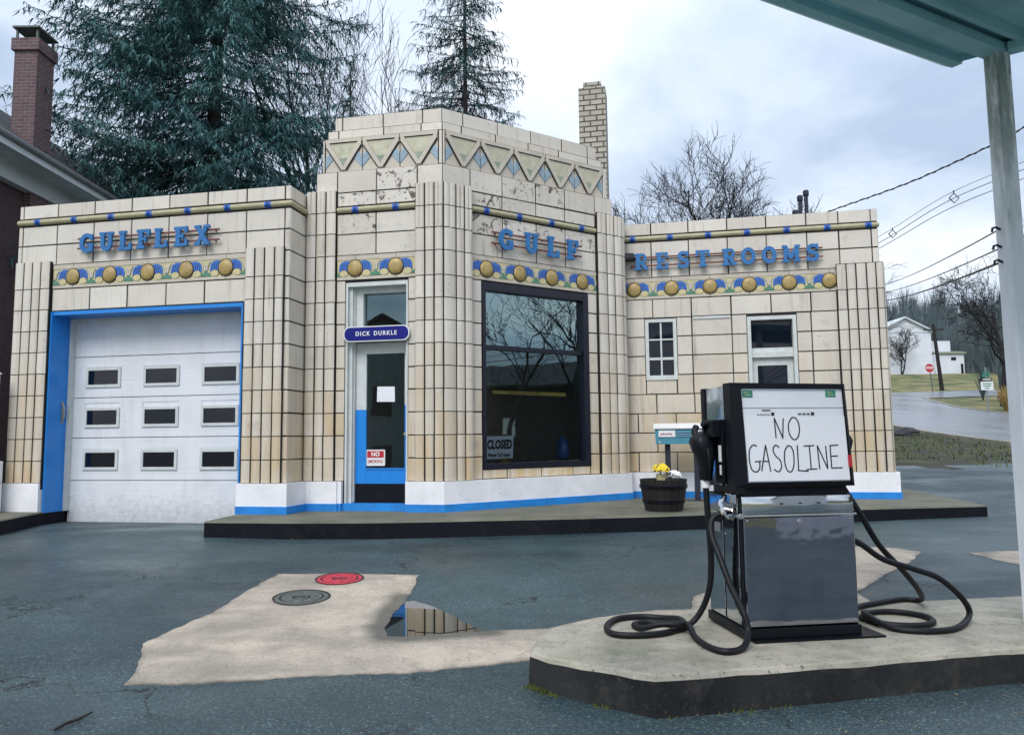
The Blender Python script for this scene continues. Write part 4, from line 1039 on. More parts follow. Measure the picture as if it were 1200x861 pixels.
# --- picture window
m = M(); a, b, p, q = 0.601, 2.459, 0.521, 3.069
m.wbox(WI, a, a + 0.055, p, q, -0.14, 0.012, 0); m.wbox(WI, b - 0.10, b, p, q, -0.14, 0.012, 0); m.wbox(WI, a + 0.055, b - 0.10, p, p + 0.075, -0.14, 0.010, 0); m.wbox(WI, a + 0.055, b - 0.10, q - 0.11, q, -0.14, 0.010, 0)
m.wbox(WI, a + 0.055, b - 0.10, 2.145, 2.205, -0.12, -0.02, 0)
pw = m.build('picture_window', 'navy', ST)
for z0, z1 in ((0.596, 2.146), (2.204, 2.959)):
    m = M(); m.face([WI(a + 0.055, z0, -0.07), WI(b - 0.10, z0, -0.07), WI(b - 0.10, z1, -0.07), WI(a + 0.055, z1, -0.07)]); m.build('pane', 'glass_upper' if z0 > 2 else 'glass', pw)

# --- rest room window and door
m = M(); a, b, p, q = NH
m.wbox(RW, a + 0.002, a + 0.055, p + 0.002, q - 0.002, -0.09, -0.012, 0); m.wbox(RW, b - 0.055, b - 0.002, p + 0.002, q - 0.002, -0.09, -0.012, 0)
m.wbox(RW, a + 0.055, b - 0.055, q - 0.055, q - 0.002, -0.09, -0.013, 0); m.wbox(RW, a + 0.003, b - 0.003, p - 0.02, p + 0.05, -0.09, 0.02, 0)
c = (a + b) / 2; m.wbox(RW, c - 0.013, c + 0.013, p + 0.05, q - 0.055, -0.085, -0.03, 0)
m.wbox(RW, a + 0.055, c - 0.013, 2.125, 2.165, -0.085, -0.028, 0); m.wbox(RW, c + 0.013, b - 0.055, 2.125, 2.165, -0.085, -0.028, 0)
m.wbox(RW, a + 0.055, c - 0.013, 2.435, 2.46, -0.085, -0.04, 0); m.wbox(RW, c + 0.013, b - 0.055, 2.435, 2.46, -0.085, -0.04, 0)
rw = m.build('restroom_window', 'trim_white', ST)
m = M()
for x0, x1 in ((a + 0.055, c - 0.013), (c + 0.013, b - 0.055)):
    for y0, y1 in ((p + 0.05, 2.125), (2.165, 2.435), (2.46, q - 0.055)): m.face([RW(x0, y0, -0.06), RW(x1, y0, -0.06), RW(x1, y1, -0.06), RW(x0, y1, -0.06)])
m.build('pane', 'glass_dark', rw)
m = M(); a, b, p, q = RH
m.wbox(RW, a + 0.002, a + 0.055, p, q - 0.003, -0.18, -0.004, 0); m.wbox(RW, b - 0.055, b - 0.002, p, q - 0.003, -0.18, -0.004, 0); m.wbox(RW, a + 0.055, b - 0.055, q - 0.06, q - 0.003, -0.18, -0.006, 0)
m.wbox(RW, a + 0.055, b - 0.055, 2.12, 2.20, -0.18, -0.05, 0); m.wbox(RW, a + 0.055, b - 0.055, 2.20, 2.27, -0.16, -0.10, 0)
m.wbox(RW, a + 0.055, b - 0.055, p, 0.10, -0.18, 0.0, 0)
rf = m.build('restroom_door_frame', 'trim_white', ST)
m = M(); m.face([RW(a + 0.055, 2.27, -0.13), RW(b - 0.055, 2.27, -0.13), RW(b - 0.055, q - 0.06, -0.13), RW(a + 0.055, q - 0.06, -0.13)]); m.build('transom_pane', 'glass_dark', rf)
m = M(); x0, x1 = a + 0.058, b - 0.058
m.wbox(RW, x0, x0 + 0.085, 0.10, 2.115, -0.15, -0.11, 0); m.wbox(RW, x1 - 0.085, x1, 0.10, 2.115, -0.15, -0.11, 0); m.wbox(RW, x0 + 0.085, x1 - 0.085, 2.0, 2.115, -0.15, -0.11, 0); m.wbox(RW, x0 + 0.085, x1 - 0.085, 0.10, 1.05, -0.15, -0.115, 0)
rd = m.build('restroom_door', 'trim_white', ST)
m = M(); m.face([RW(x0 + 0.085, 1.05, -0.13), RW(x1 - 0.085, 1.05, -0.13), RW(x1 - 0.085, 2.0, -0.13), RW(x0 + 0.085, 2.0, -0.13)]); m.build('pane', 'glass_dark', rd)
m = M(); m.wbox(RW, 9.48, 10.04, 2.745, 2.782, -0.004, 0.016, 0); m.build('conduit', 'trim_white', ST)

# --- chimney and vent pipes on the roofs
m = M(); cx, cy = w2b(1.63, 14.2)
m.box(cx - 0.255, cx + 0.255, cy - 0.25, cy + 0.25, 3.7, 7.60, 0); m.box(cx - 0.17, cx + 0.17, cy - 0.17, cy + 0.17, 7.60, 7.74, 0); m.build('chimney', 'brick_cream', ST)
for x, h in ((5.355, 5.08), (5.455, 5.36), (5.57, 5.46)):
    m = M(); u, v = w2b(x - 0.01, 13.9); m.tube([(u, v, 4.0), (u, v, h)], 0.035, 10); m.lathe((u, v, h - 0.06), [(0.05, 0), (0.055, 0.03), (0.055, 0.09), (0.04, 0.11)], 10); m.build('vent_pipe', 'post_dark', ST)

# ------------------------------------------------------------------ letter signs on the walls
def arcp(cx, cy, rx, ry, a0, a1, n=12):
    return [(cx + rx * math.cos(math.radians(a0 + (a1 - a0) * i / n)), cy + ry * math.sin(math.radians(a0 + (a1 - a0) * i / n))) for i in range(n + 1)]
TH, SF = 0.25, 0.15      # stem and serif thickness
GL = {
 'L': [([(.24, 0), (.24, 1)], TH), ([(0, .075), (.80, .075)], SF), ([(.02, .925), (.48, .925)], SF), ([(.74, .0), (.74, .34)], SF)],
 'F': [([(.24, 0), (.24, 1)], TH), ([(0, .925), (.80, .925)], SF), ([(0, .075), (.50, .075)], SF), ([(.74, .66), (.74, 1)], SF), ([(.24, .50), (.60, .50)], SF), ([(.57, .36), (.57, .64)], .10)],
 'E': [([(.24, 0), (.24, 1)], TH), ([(0, .925), (.80, .925)], SF), ([(0, .075), (.82, .075)], SF), ([(.74, .68), (.74, 1)], SF), ([(.75, 0), (.75, .34)], SF), ([(.24, .50), (.58, .50)], SF), ([(.55, .36), (.55, .64)], .10)],
 'U': [([(.20, 1), (.20, .38)] + arcp(.44, .38, .24, .27, 180, 360, 12) + [(.68, 1)], .21), ([(0, .925), (.40, .925)], SF), ([(.50, .925), (.88, .925)], SF)],
 'G': [(arcp(.46, .5, .35, .40, 42, 322, 22), .22), ([(.50, .40), (.88, .40)], SF), ([(.76, .05), (.76, .44)], .18), ([(.76, .66), (.76, .94)], .13)],
 'R': [([(.24, 0), (.24, 1)], TH), ([(0, .925), (.50, .925)], SF), ([(0, .075), (.46, .075)], SF), ([(.24, .925), (.52, .925)] + arcp(.52, .71, .20, .215, 90, -90, 10) + [(.24, .49)], .16), ([(.46, .48), (.74, .06)], .22), ([(.62, .075), (.92, .075)], SF)],
 'S': [(arcp(.42, .71, .25, .205, 35, 270, 14) + arcp(.42, .29, .27, .205, 90, -145, 14), .20), ([(.70, .68), (.70, 1.0)], .12), ([(.12, 0), (.12, .32)], .12)],
 'T': [([(.44, 0), (.44, 1)], TH), ([(0, .925), (.88, .925)], SF), ([(.065, .64), (.065, 1)], .13), ([(.815, .64), (.815, 1)], .13), ([(.20, .075), (.68, .075)], SF)],
 'O': [(arcp(.46, .5, .34, .40, 0, 345, 24), .22)],
 'M': [([(.20, 0), (.20, 1)], .18), ([(.90, 0), (.90, 1)], .22), ([(.20, .97), (.54, .22)], .20), ([(.54, .22), (.88, .97)], .16), ([(0, .075), (.40, .075)], SF), ([(.70, .075), (1.10, .075)], SF), ([(.0, .925), (.24, .925)], SF), ([(.86, .925), (1.10, .925)], SF)],
 'X': [([(.16, .04), (.72, .96)], .19), ([(.72, .04), (.16, .96)], .23), ([(-.02, .075), (.36, .075)], SF), ([(.52, .075), (.90, .075)], SF), ([(-.02, .925), (.36, .925)], SF), ([(.52, .925), (.90, .925)], SF)],
}
GW = dict(L=.82, F=.80, E=.82, U=.88, G=.9, R=.92, S=.84, T=.88, O=.92, M=1.1, X=.88)
def letter_sign(label, F, word, zb, h, rails, wscale=1.0):
    s0 = rails[0]; loc = b2w(*F(s0, 0, 0)[:2], zb)
    t = thing('letter_sign', label, 'sign', loc, STR + F.a)
    for zr in (0.27, 0.78):
        m = M(); m.box(0, rails[1] - s0, -0.062, -0.044, h * zr - 0.011, h * zr + 0.011)
        for x in (0.08, (rails[1] - s0) / 2, rails[1] - s0 - 0.08): m.box(x - 0.01, x + 0.01, -0.044, 0.0, h * zr - 0.009, h * zr + 0.009)
        m.build('rail', 'red_rail', t)
    for ch, c in word:
        m = M(); w = GW[ch] * h * wscale
        for i, (st, tk) in enumerate(GL[ch]):
            pts = [(c - s0 - w / 2 + x * h * wscale, y * h) for x, y in st]
            m.ribbon(FLAT, pts, tk * h, 0.066, 0.098 + 0.0012 * i, closed=(ch == 'O'))
        m.build('letter', 'blue_letter', t)
    return t
letter_sign('seven raised blue slab letters on red rails above the garage door', LW, [('G', 1.205), ('U', 1.515), ('L', 1.81), ('F', 2.09), ('L', 2.36), ('E', 2.665), ('X', 2.985)], 3.555, 0.27, (1.03, 3.22), 0.9)
letter_sign('four raised blue slab letters on rails above the large office window', WI, [('G', 0.955), ('U', 1.385), ('L', 1.765), ('F', 2.12)], 3.535, 0.30, (0.73, 2.32), 0.86)
letter_sign('nine raised blue slab letters on red rails above the rest room door', RW, [('R', 8.715), ('E', 9.03), ('S', 9.36), ('T', 9.655), ('R', 10.055), ('O', 10.335), ('O', 10.64), ('M', 10.96), ('S', 11.27)], 3.545, 0.262, (8.54, 11.42), 0.9)

# name board over the entry
loc = b2w(5.265, VD - 0.02, 2.34)
t = thing('name_board', 'royal blue board with white edge and white lettering over the entry door', 'sign', loc, STR)
def rrect(w, h, r, n=6): return [(sx * (w / 2 - r) + r * math.cos(a0 + PI / 2 * i / n), sy * (h / 2 - r) + r * math.sin(a0 + PI / 2 * i / n)) for sx, sy, a0 in ((1, 1, 0), (-1, 1, PI / 2), (-1, -1, PI), (1, -1, 3 * PI / 2)) for i in range(n + 1)]
m = M(); m.prism(FLAT, rrect(0.93, 0.205, 0.09), 0.0, 0.025); m.build('rim', 'white', t)
m = M(); m.prism(FLAT, rrect(0.90, 0.178, 0.08), 0.024, 0.029); m.build('board', 'sign_blue', t)
text('lettering', 'DICK DURKLE', 0.080, 'white', t, FLAT, 0.0, 0.0, 0.031, 0.001, offset=0.002, xs=0.92, track=1.28)
# things behind the glass
FW = lambda s, z, o: b2w(*WI(s, z, o)[:2], z)
t = thing('closed_sign', 'white closed sign with heavy black letters inside the office window', 'sign', FW(0.915, 0.81, -0.085), STR + A45)
m = M(); m.prism(FLAT, [(-0.235, -0.16), (0.22, -0.155), (0.235, 0.155), (-0.205, 0.15)], -0.004, 0.004); m.build('card', 'paper', t)
text('lettering', 'CLOSED', 0.165, 'ink', t, FLAT, 0.0, 0.032, 0.0055, 0.0008, shear=0.12, offset=0.008, xs=0.66)
text('lettering', 'Please Call Again', 0.062, 'ink', t, FLAT, -0.005, -0.105, 0.0055, 0.0008, offset=0.002, xs=0.85)
t = thing('tape_strip', 'yellow printed tape stretched across the lower office window', 'tape', FW(1.445, 1.56, -0.085), STR + A45)
m = M(); m.prism(FLAT, [(-0.635, -0.018), (0.635, -0.03), (0.635, 0.024), (-0.635, 0.026)], -0.002, 0.003); m.build('tape', 'yellow_tape', t)
text('lettering', 'DO NOT CROSS  DO NOT CROSS', 0.035, 'ink', t, FLAT, -0.1, 0.0, 0.0042, 0.0006)
FD = lambda s, z, o: b2w(*DO(s, z, o)[:2], z)
t = tag(M().build('x', 'paper'), 'x', 'x'); bpy.data.objects.remove(t)
m = M(); m.prism(FLAT, [(-0.125, -0.1), (0.13, -0.105), (0.127, 0.1), (-0.12, 0.105)], 0.0, 0.003)
o = m.build('notice', 'paper'); o.location = FD(5.325, 1.54, -0.166); o.rotation_euler = (0, 0, STR); tag(o, 'blank white paper notice taped in the middle of the entry door glass', 'notice')
t = thing('warning_sign', 'small red and white sign at the foot of the entry door glass', 'sign', FD(5.185, 0.69, -0.166), STR)
m = M(); m.prism(FLAT, rrect(0.27, 0.215, 0.015, 3), 0.0, 0.004); m.build('plate', 'white', t)
m = M(); m.prism(FLAT, [(-0.118, 0.0), (0.118, 0.0), (0.118, 0.09), (-0.118, 0.09)], 0.004, 0.005); m.build('red_panel', 'sign_red', t)
text('lettering', 'NO', 0.075, 'white', t, FLAT, 0, 0.045, 0.006, 0.0006, offset=0.003)
text('lettering', 'SMOKING', 0.058, 'sign_red', t, FLAT, 0, -0.05, 0.006, 0.0006, offset=0.0006, xs=0.82)
# dim interior
t = thing('counter', 'dark wooden shop counter inside the office window', 'counter', FW(1.4, 0.04, -1.3), STR + A45)
m = M(); m.box(-0.9, 0.7, 0, 0.5, 0.0, 0.78); m.build('body', 'wood', t); m = M(); m.bbox(-0.95, 0.75, -0.05, 0.55, 0.78, 0.82); m.build('counter_top', 'wood', t)
o = M(); o.lathe((0, 0, 0), [(0.09, 0), (0.10, 0.02), (0.10, 0.2), (0.08, 0.26), (0.03, 0.30), (0.03, 0.34)], 16); o = o.build('water_jug', 'blue_jug', smooth=True); o.location = FW(2.16, 0.62, -0.3); tag(o, 'blue plastic jug on the ledge inside the office window', 'jug')
m = M(); m.bbox(-0.6, 0.6, -0.18, 0.18, -0.04, 0.0); o = m.build('window_ledge', 'wood'); o.location = FW(1.75, 0.60, -0.36); o.rotation_euler = (0, 0, STR + A45); tag(o, 'narrow wooden ledge under the blue jug inside the window', 'ledge')
m = M(); m.lathe((0, 0, 0), [(0.03, 0.06), (0.13, 0.02), (0.13, 0.0), (0.02, -0.015)], 18); o = m.build('ceiling_light', 'lamp', smooth=True); o.location = FW(1.35, 3.2, -1.6); tag(o, 'small lit round lamp under the office ceiling', 'lamp')
o.location.z = 3.62

# display box on a post
t = thing('display_box', 'teal display box with white lid on a dark post by the rest room wall', 'display box', b2w(9.24, VR - 0.62, 0), STR)
m = M(); m.bbox(-0.02, 0.02, 0, 0, 0, 0)
m = M(); m.box(-0.245, -0.165, 0.02, 0.10, 0.012, 0.82); m.box(0.165, 0.245, 0.02, 0.10, 0.012, 0.82); m.box(-0.30, 0.30, -0.02, 0.14, 0.0, 0.012); m.build('stand', 'post_dark', t)
m = M(); m.hexa([(-0.37, -0.08, 0.82), (0.37, -0.08, 0.82), (0.37, 0.18, 0.82), (-0.37, 0.18, 0.82), (-0.385, -0.06, 1.04), (0.385, -0.06, 1.04), (0.385, 0.20, 1.10), (-0.385, 0.20, 1.10)]); m.build('case', 'teal_box', t)
m = M(); m.hexa([(-0.40, -0.085, 1.042), (0.40, -0.085, 1.042), (0.40, 0.22, 1.107), (-0.40, 0.22, 1.107), (-0.40, -0.085, 1.062), (0.40, -0.085, 1.062), (0.40, 0.22, 1.127), (-0.40, 0.22, 1.127)]); m.box(-0.05, 0.06, -0.03, 0.03, 1.07, 1.095); m.build('lid', 'white', t)
FB = Fr(0, -0.081, 0)
m = M(); m.prism(FB, [(-0.33, 0.925), (-0.09, 0.925), (-0.09, 1.02), (-0.33, 1.02)], -0.015, 0.003, 0); m.prism(FB, [(0.20, 0.925), (0.34, 0.925), (0.34, 1.02), (0.20, 1.02)], -0.015, 0.003, 0); m.prism(FB, [(-0.325, 0.845), (-0.305, 0.845), (-0.305, 0.865), (-0.325, 0.865)], -0.002, 0.003, 0)
for k in range(5): m.ribbon(FB, [(-0.30 + 0.035 * k, 0.955 + 0.01 * (k % 2)), (-0.28 + 0.035 * k, 0.972)], 0.02, 0.002, 0.005, 1 + k % 2)
for k in range(3): m.ribbon(FB, [(-0.06, 0.995 - 0.03 * k), (0.15, 0.995 - 0.03 * k)], 0.012, -0.014, 0.004, 3)
m.build('decal', ['white', 'sign_red', 'ink', 'ltblue'], t)

# barrel planter with two potted flowers
bx, by = 1.905, 9.73
t = thing('barrel_planter', 'dark half barrel planter on the station platform', 'planter', (bx, by, 0))
m = M(); ns = 18
for k in range(ns):
    a0, a1 = 2 * PI * (k + 0.04) / ns, 2 * PI * (k + 0.96) / ns
    pr = [(0.232, 0.0), (0.262, 0.13), (0.285, 0.27), (0.298, 0.395)]
    vs_ = [(r * math.cos(a), r * math.sin(a), z) for r, z in pr for a in (a0, a1)] + [(r * math.cos(a), r * math.sin(a), z) for r, z in ((0.265, 0.395), (0.25, 0.30)) for a in (a0, a1)]
    m.raw(vs_, [(2 * i, 2 * i + 1, 2 * i + 3, 2 * i + 2) for i in range(5)])
m.lathe((0, 0, 0), [(0.225, 0.005), (0.255, 0.13), (0.277, 0.27), (0.285, 0.385), (0.262, 0.385), (0.25, 0.3)], 36); m.build('staves', 'barrel', t)
m = M()
for z, r in ((0.10, 0.2605), (0.28, 0.2935)): m.lathe((0, 0, z), [(r, 0), (r + 0.004, 0.005), (r + 0.010, 0.045), (r + 0.006, 0.05)], 36)
m.build('hoop', 'black', t)
m = M(); m.lathe((0, 0, 0.33), [(0.25, 0), (0.25, 0.004)], 24); m.build('soil', 'soil', t)
def pansy(name, label, x, y, petals, dark, n, seed, pot):
    rnd = random.Random(seed); t = thing(name, label, 'flower', (x, y, 0.334))
    if pot: m = M(); m.lathe((0, 0, 0), [(0.05, 0), (0.065, 0.11), (0.07, 0.11), (0.068, 0.125), (0.055, 0.12)], 14); m.build('pot', 'fyellow', t)
    zb = 0.12 if pot else 0.03
    m = M()
    for k in range(60):
        a = rnd.uniform(0, 2 * PI); r = rnd.uniform(0.01, 0.10); z = zb + rnd.uniform(-0.03, 0.06); L = rnd.uniform(0.03, 0.055); b = a + rnd.uniform(-.8, .8)
        p = Vector((r * math.cos(a), r * math.sin(a), z)); d = Vector((math.cos(b), math.sin(b), rnd.uniform(-.2, .5))) * L; s = Vector((-math.sin(b), math.cos(b), 0)) * L * 0.35
        m.face([p, p + d * 0.5 + s, p + d, p + d * 0.5 - s])
    m.build('leaves', 'leaf', t)
    m = M()
    for k in range(n):
        a = rnd.uniform(0, 2 * PI); r = 0.10 * math.sqrt(rnd.random()); c = Vector((r * math.cos(a), r * math.sin(a), zb + 0.06 + 0.055 * (1 - (r / 0.1) ** 2) + rnd.uniform(-.015, .015)))
        nr = Vector((c.x * 4, c.y * 4 - 0.5, 0.6)).normalized(); x_ = nr.orthogonal().normalized(); y_ = nr.cross(x_); R = rnd.uniform(0.022, 0.032)
        for q in range(5):
            b0 = 2 * PI * q / 5; pc = c + (x_ * math.cos(b0) + y_ * math.sin(b0)) * R * 0.62 + nr * 0.002 * q
            m.face([pc + (x_ * math.cos(2 * PI * j / 7) + y_ * math.sin(2 * PI * j / 7)) * R * 0.55 for j in range(7)], 0)
        if dark and k % 3 == 0: m.face([c + nr * 0.013 + (x_ * math.cos(2 * PI * j / 7) + y_ * math.sin(2 * PI * j / 7)) * R * 0.5 for j in range(7)], 1)
    m.build('blossoms', [petals, 'pet_dark'], t)
pansy('flower_plant', 'bunch of bright yellow flowers in a small pot in the barrel', bx - 0.035, by - 0.06, 'pet_yellow', True, 34, 3, True)
pansy('flower_plant', 'low clump of white flowers beside the yellow ones in the barrel', bx + 0.135, by - 0.04, 'pet_white', True, 24, 5, False)

# ------------------------------------------------------------------ the fuel pump
PX, PY, PR_ = 1.364, 4.596, math.radians(8.25)
cP, sP = math.cos(PR_), math.sin(PR_)
p2w = lambda x, y, z: (PX + x * cP - y * sP, PY + x * sP + y * cP, IZ + z)
w2p = lambda X, Y, Z: ((X - PX) * cP + (Y - PY) * sP, -(X - PX) * sP + (Y - PY) * cP, Z - IZ)
PU = thing('gas_pump', 'old stainless and black fuel pump with white face on the concrete island', 'gas pump', (PX, PY, IZ), PR_)
m = M(); m.box(0.03, 0.86, -0.05, 0.60, 0.0, 0.012); m.bbox(-0.004, 0.738, 0.0, 0.56, 0.012, 0.07, 0.004); m.build('plinth', 'black', PU)
m = M(); m.bbox(0.006, 0.730, 0.02, 0.53, 0.07, 0.845, 0.004); m.build('cabinet', 'black', PU)
m = M(); m.bbox(0.012, 0.726, 0.004, 0.024, 0.078, 0.722, 0.006); m.build('front_door', 'steel_door', PU)
# bulging bright band above the door
m = M(); K = 8; vs_ = []
for i in range(K + 1):
    tt = i / K; z = 0.738 + 0.104 * tt; y = 0.004 - 0.005 * math.sin(PI * tt)
    vs_ += [(0.008, y + 0.012, z), (0.03, y, z), (0.705, y, z), (0.728, y + 0.012, z)]
m.raw(vs_, [(4 * i + k, 4 * i + k + 1, 4 * i + 5 + k, 4 * i + 4 + k) for i in range(K) for k in range(3)]); m.build('trim_band', 'chrome', PU, smooth=True)
m = M(); m.tube([(-0.035, 0.0, 0.728), (0.735, -0.004, 0.728)], 0.007, 8); m.lathe((-0.01, -0.005, 0.728), [(0.012, -0.012), (0.018, 0), (0.012, 0.012)], 10, axis='Y'); m.build('lock_bar', 'galv', PU)
# side panels of the cabinet, rail and gas-hose side column
m = M()
m.bbox(-0.004, 0.006, 0.05, 0.255, 0.085, 0.835, 0.002); m.bbox(-0.004, 0.006, 0.275, 0.51, 0.085, 0.835, 0.002)
m.build('side_panel', 'chrome', PU)
m = M(); m.bbox(0.730, 0.738, 0.05, 0.51, 0.085, 0.835, 0.002); m.build('side_panel', 'chrome', PU)
m = M(); m.box(0.04, 0.70, 0.03, 0.50, 0.845, 0.90); m.build('neck', 'black', PU)
# head: black bezel in front, bright housing behind
m = M()
O_ = [(-0.036, 0.897), (0.742, 0.897), (0.706, 1.522), (-0.046, 1.530)]
I_ = [(0.044, 0.925), (0.716, 0.925), (0.686, 1.492), (0.020, 1.498)]
FP = FLAT
for i in range(4):
    k = (i + 1) % 4
    m.raw([FP(*O_[i], -0.005), FP(*O_[k], -0.005), FP(*I_[k], 0.012), FP(*I_[i], 0.012), FP(*I_[k], -0.02), FP(*I_[i], -0.02), FP(*O_[i], -0.105), FP(*O_[k], -0.105)], [(0, 1, 2, 3), (3, 2, 4, 5), (1, 0, 6, 7)])
m.face([FP(*p, -0.105) for p in O_]); m.face([FP(*p, -0.03) for p in I_])
m.build('bezel', 'black', PU)
m = M()
m.hexa([(-0.030, 0.106, 0.90), (0.725, 0.106, 0.90), (0.725, 0.42, 0.90), (-0.030, 0.42, 0.90), (-0.036, 0.106, 1.518), (0.696, 0.106, 1.510), (0.696, 0.42, 1.505), (-0.030, 0.42, 1.512)]); m.build('housing', 'chrome', PU)
m = M(); m.hexa([(-0.034, 0.42, 0.89), (0.729, 0.42, 0.89), (0.729, 0.475, 0.89), (-0.034, 0.475, 0.89), (-0.040, 0.42, 1.520), (0.70, 0.42, 1.516), (0.70, 0.475, 1.516), (-0.040, 0.475, 1.520)]); m.build('rear_bezel', 'black', PU)
m = M(); zs_ = lambda t: 0.925 + t
def fx(z, side): # face outline x at height z
    t = (z - 0.925) / 0.57
    return (0.046 + (0.022 - 0.046) * t + 0.001) if side < 0 else (0.714 + (0.684 - 0.714) * t - 0.001)
m.prism(FP, [(fx(0.927, -1), 0.927), (fx(0.927, 1), 0.927), (fx(1.372, 1), 1.372), (fx(1.372, -1), 1.372)], -0.02, -0.004); m.prism(FP, [(fx(1.376, -1), 1.376), (fx(1.376, 1), 1.376), (fx(1.492, 1), 1.490), (fx(1.492, -1), 1.494)], -0.02, -0.003)
fp = m.build('face_panel', 'pump_white', PU)
for s in (0.032, 0.575): m = M(); m.prism(FP, [(s, 1.442), (s + 0.066, 1.440), (s + 0.066, 1.482), (s, 1.484)], -0.004, 0.0005, 0); m.ribbon(FP, [(s + 0.008, 1.47), (s + 0.04, 1.47)], 0.004, 0.0, 0.0012, 1); m.ribbon(FP, [(s + 0.015, 1.455), (s + 0.055, 1.455)], 0.004, 0.0, 0.0012, 1); m.build('sticker', ['sign_green', 'fyellow'], fp)
for s in (0.215, 0.475): m = M(); m.prism(FP, [(s, 1.330), (s + 0.018, 1.330), (s + 0.018, 1.348), (s, 1.348)], -0.004, 0.0015, 0); m.build('marking', 'ink', fp)
m = M()
m.ribbon(FP, [(0.155, 1.362), (0.21, 1.362)], 0.005, -0.004, 0.0012, 0)
for k in range(3): m.ribbon(FP, [(0.39 + 0.028 * k, 1.338), (0.408 + 0.028 * k, 1.338)], 0.009, -0.004, 0.0012, 1)
for k in range(5): m.ribbon(FP, [(0.125 + 0.017 * k, 1.336), (0.136 + 0.017 * k, 1.336)], 0.004, -0.004, 0.0012, 1)
m.build('fine_print', ['ink', 'iron'], fp)
m = M(); m.prism(FP, [(0.700, 1.01), (0.722, 1.01), (0.720, 1.085), (0.697, 1.085)], -0.01, 0.014); m.build('switch_tab', 'sign_red', PU)
# nozzles with boots
def nozzle(sg, y0):
    X = (-0.036 if sg < 0 else 0.728)
    b = M(); xa, xb = sorted((X, X + sg * 0.075)); b.bbox(xa, xb, y0 - 0.075, y0 + 0.075, 1.20, 1.31, 0.008)
    xa, xb = sorted((X, X + sg * 0.02)); b.bbox(xa, xb, y0 - 0.09, y0 + 0.02, 0.915, 1.20, 0.004); b.box(xa, xb + (0.012 if sg > 0 else 0), y0 - 0.088, y0 - 0.078, 0.90, 1.31)
    boot = b.build('nozzle_boot', 'black', PU)
    n_ = M(); x = X + sg * 0.075
    K = lambda pts, r, s=10: n_.tube(crom([(x + sg * a, y0 + b_, z) for a, b_, z in pts], 5), r, s)
    # body (thick), handle cover, spout going up into the boot
    sec_ = [(0.93, 0.040, 0.100, 0.00, 0.10), (1.00, 0.034, 0.108, -0.02, 0.11), (1.07, 0.024, 0.120, -0.03, 0.12), (1.12, 0.018, 0.145, -0.03, 0.13), (1.17, 0.015, 0.160, -0.03, 0.135), (1.20, 0.018, 0.150, -0.02, 0.13), (1.228, 0.03, 0.115, 0.0, 0.11), (1.243, 0.045, 0.085, 0.03, 0.08)]
    rings = []
    for z, xi, xo, ya, yb in sec_:
        cx_, cy_, rx_, ry_ = (xi + xo) / 2, (ya + yb) / 2, (xo - xi) / 2, (yb - ya) / 2
        for q in range(14):
            a_ = 2 * PI * q / 14; ca, sa = math.cos(a_), math.sin(a_)
            rings.append((X + sg * (cx_ + rx_ * math.copysign(abs(ca) ** 0.6, ca)), y0 + cy_ + ry_ * math.copysign(abs(sa) ** 0.6, sa), z))
    n_.raw(rings, [(i * 14 + q, i * 14 + (q + 1) % 14, (i + 1) * 14 + (q + 1) % 14, (i + 1) * 14 + q) for i in range(7) for q in range(14)] + [tuple(range(13, -1, -1)), tuple(7 * 14 + q for q in range(14))])
    K([(-0.02, 0.05, 1.22), (0.0, 0.02, 1.26), (0.03, -0.01, 1.285)], 0.016, 8)
    K([(0.0, 0.06, 1.20), (-0.02, 0.03, 1.25), (-0.05, 0.0, 1.27)], 0.018, 8)
    K([(0.0, -0.015, 0.94), (0.006, -0.045, 1.02), (0.008, -0.035, 1.11), (0.004, 0.02, 1.17)], 0.010, 8)
    K([(0.012, 0.12, 1.19), (0.02, 0.15, 1.235), (0.0, 0.17, 1.27)], 0.022, 8)
    nz = n_.build('nozzle', 'black', PU, smooth=True)
    c = M(); c.tube([(x, y0 + 0.045, 0.885), (x, y0 + 0.045, 0.932)], 0.027, 12); c.build('collar', 'white', nz)
    return boot
boot = nozzle(-1, 0.22)
m = M(); m.box(-0.062, -0.056, 0.135, 0.165, 1.05, 1.15); m.box(-0.062, -0.056, 0.14, 0.155, 0.97, 1.03); m.build('price_tag', 'white', boot)
nozzle(1, 0.22)
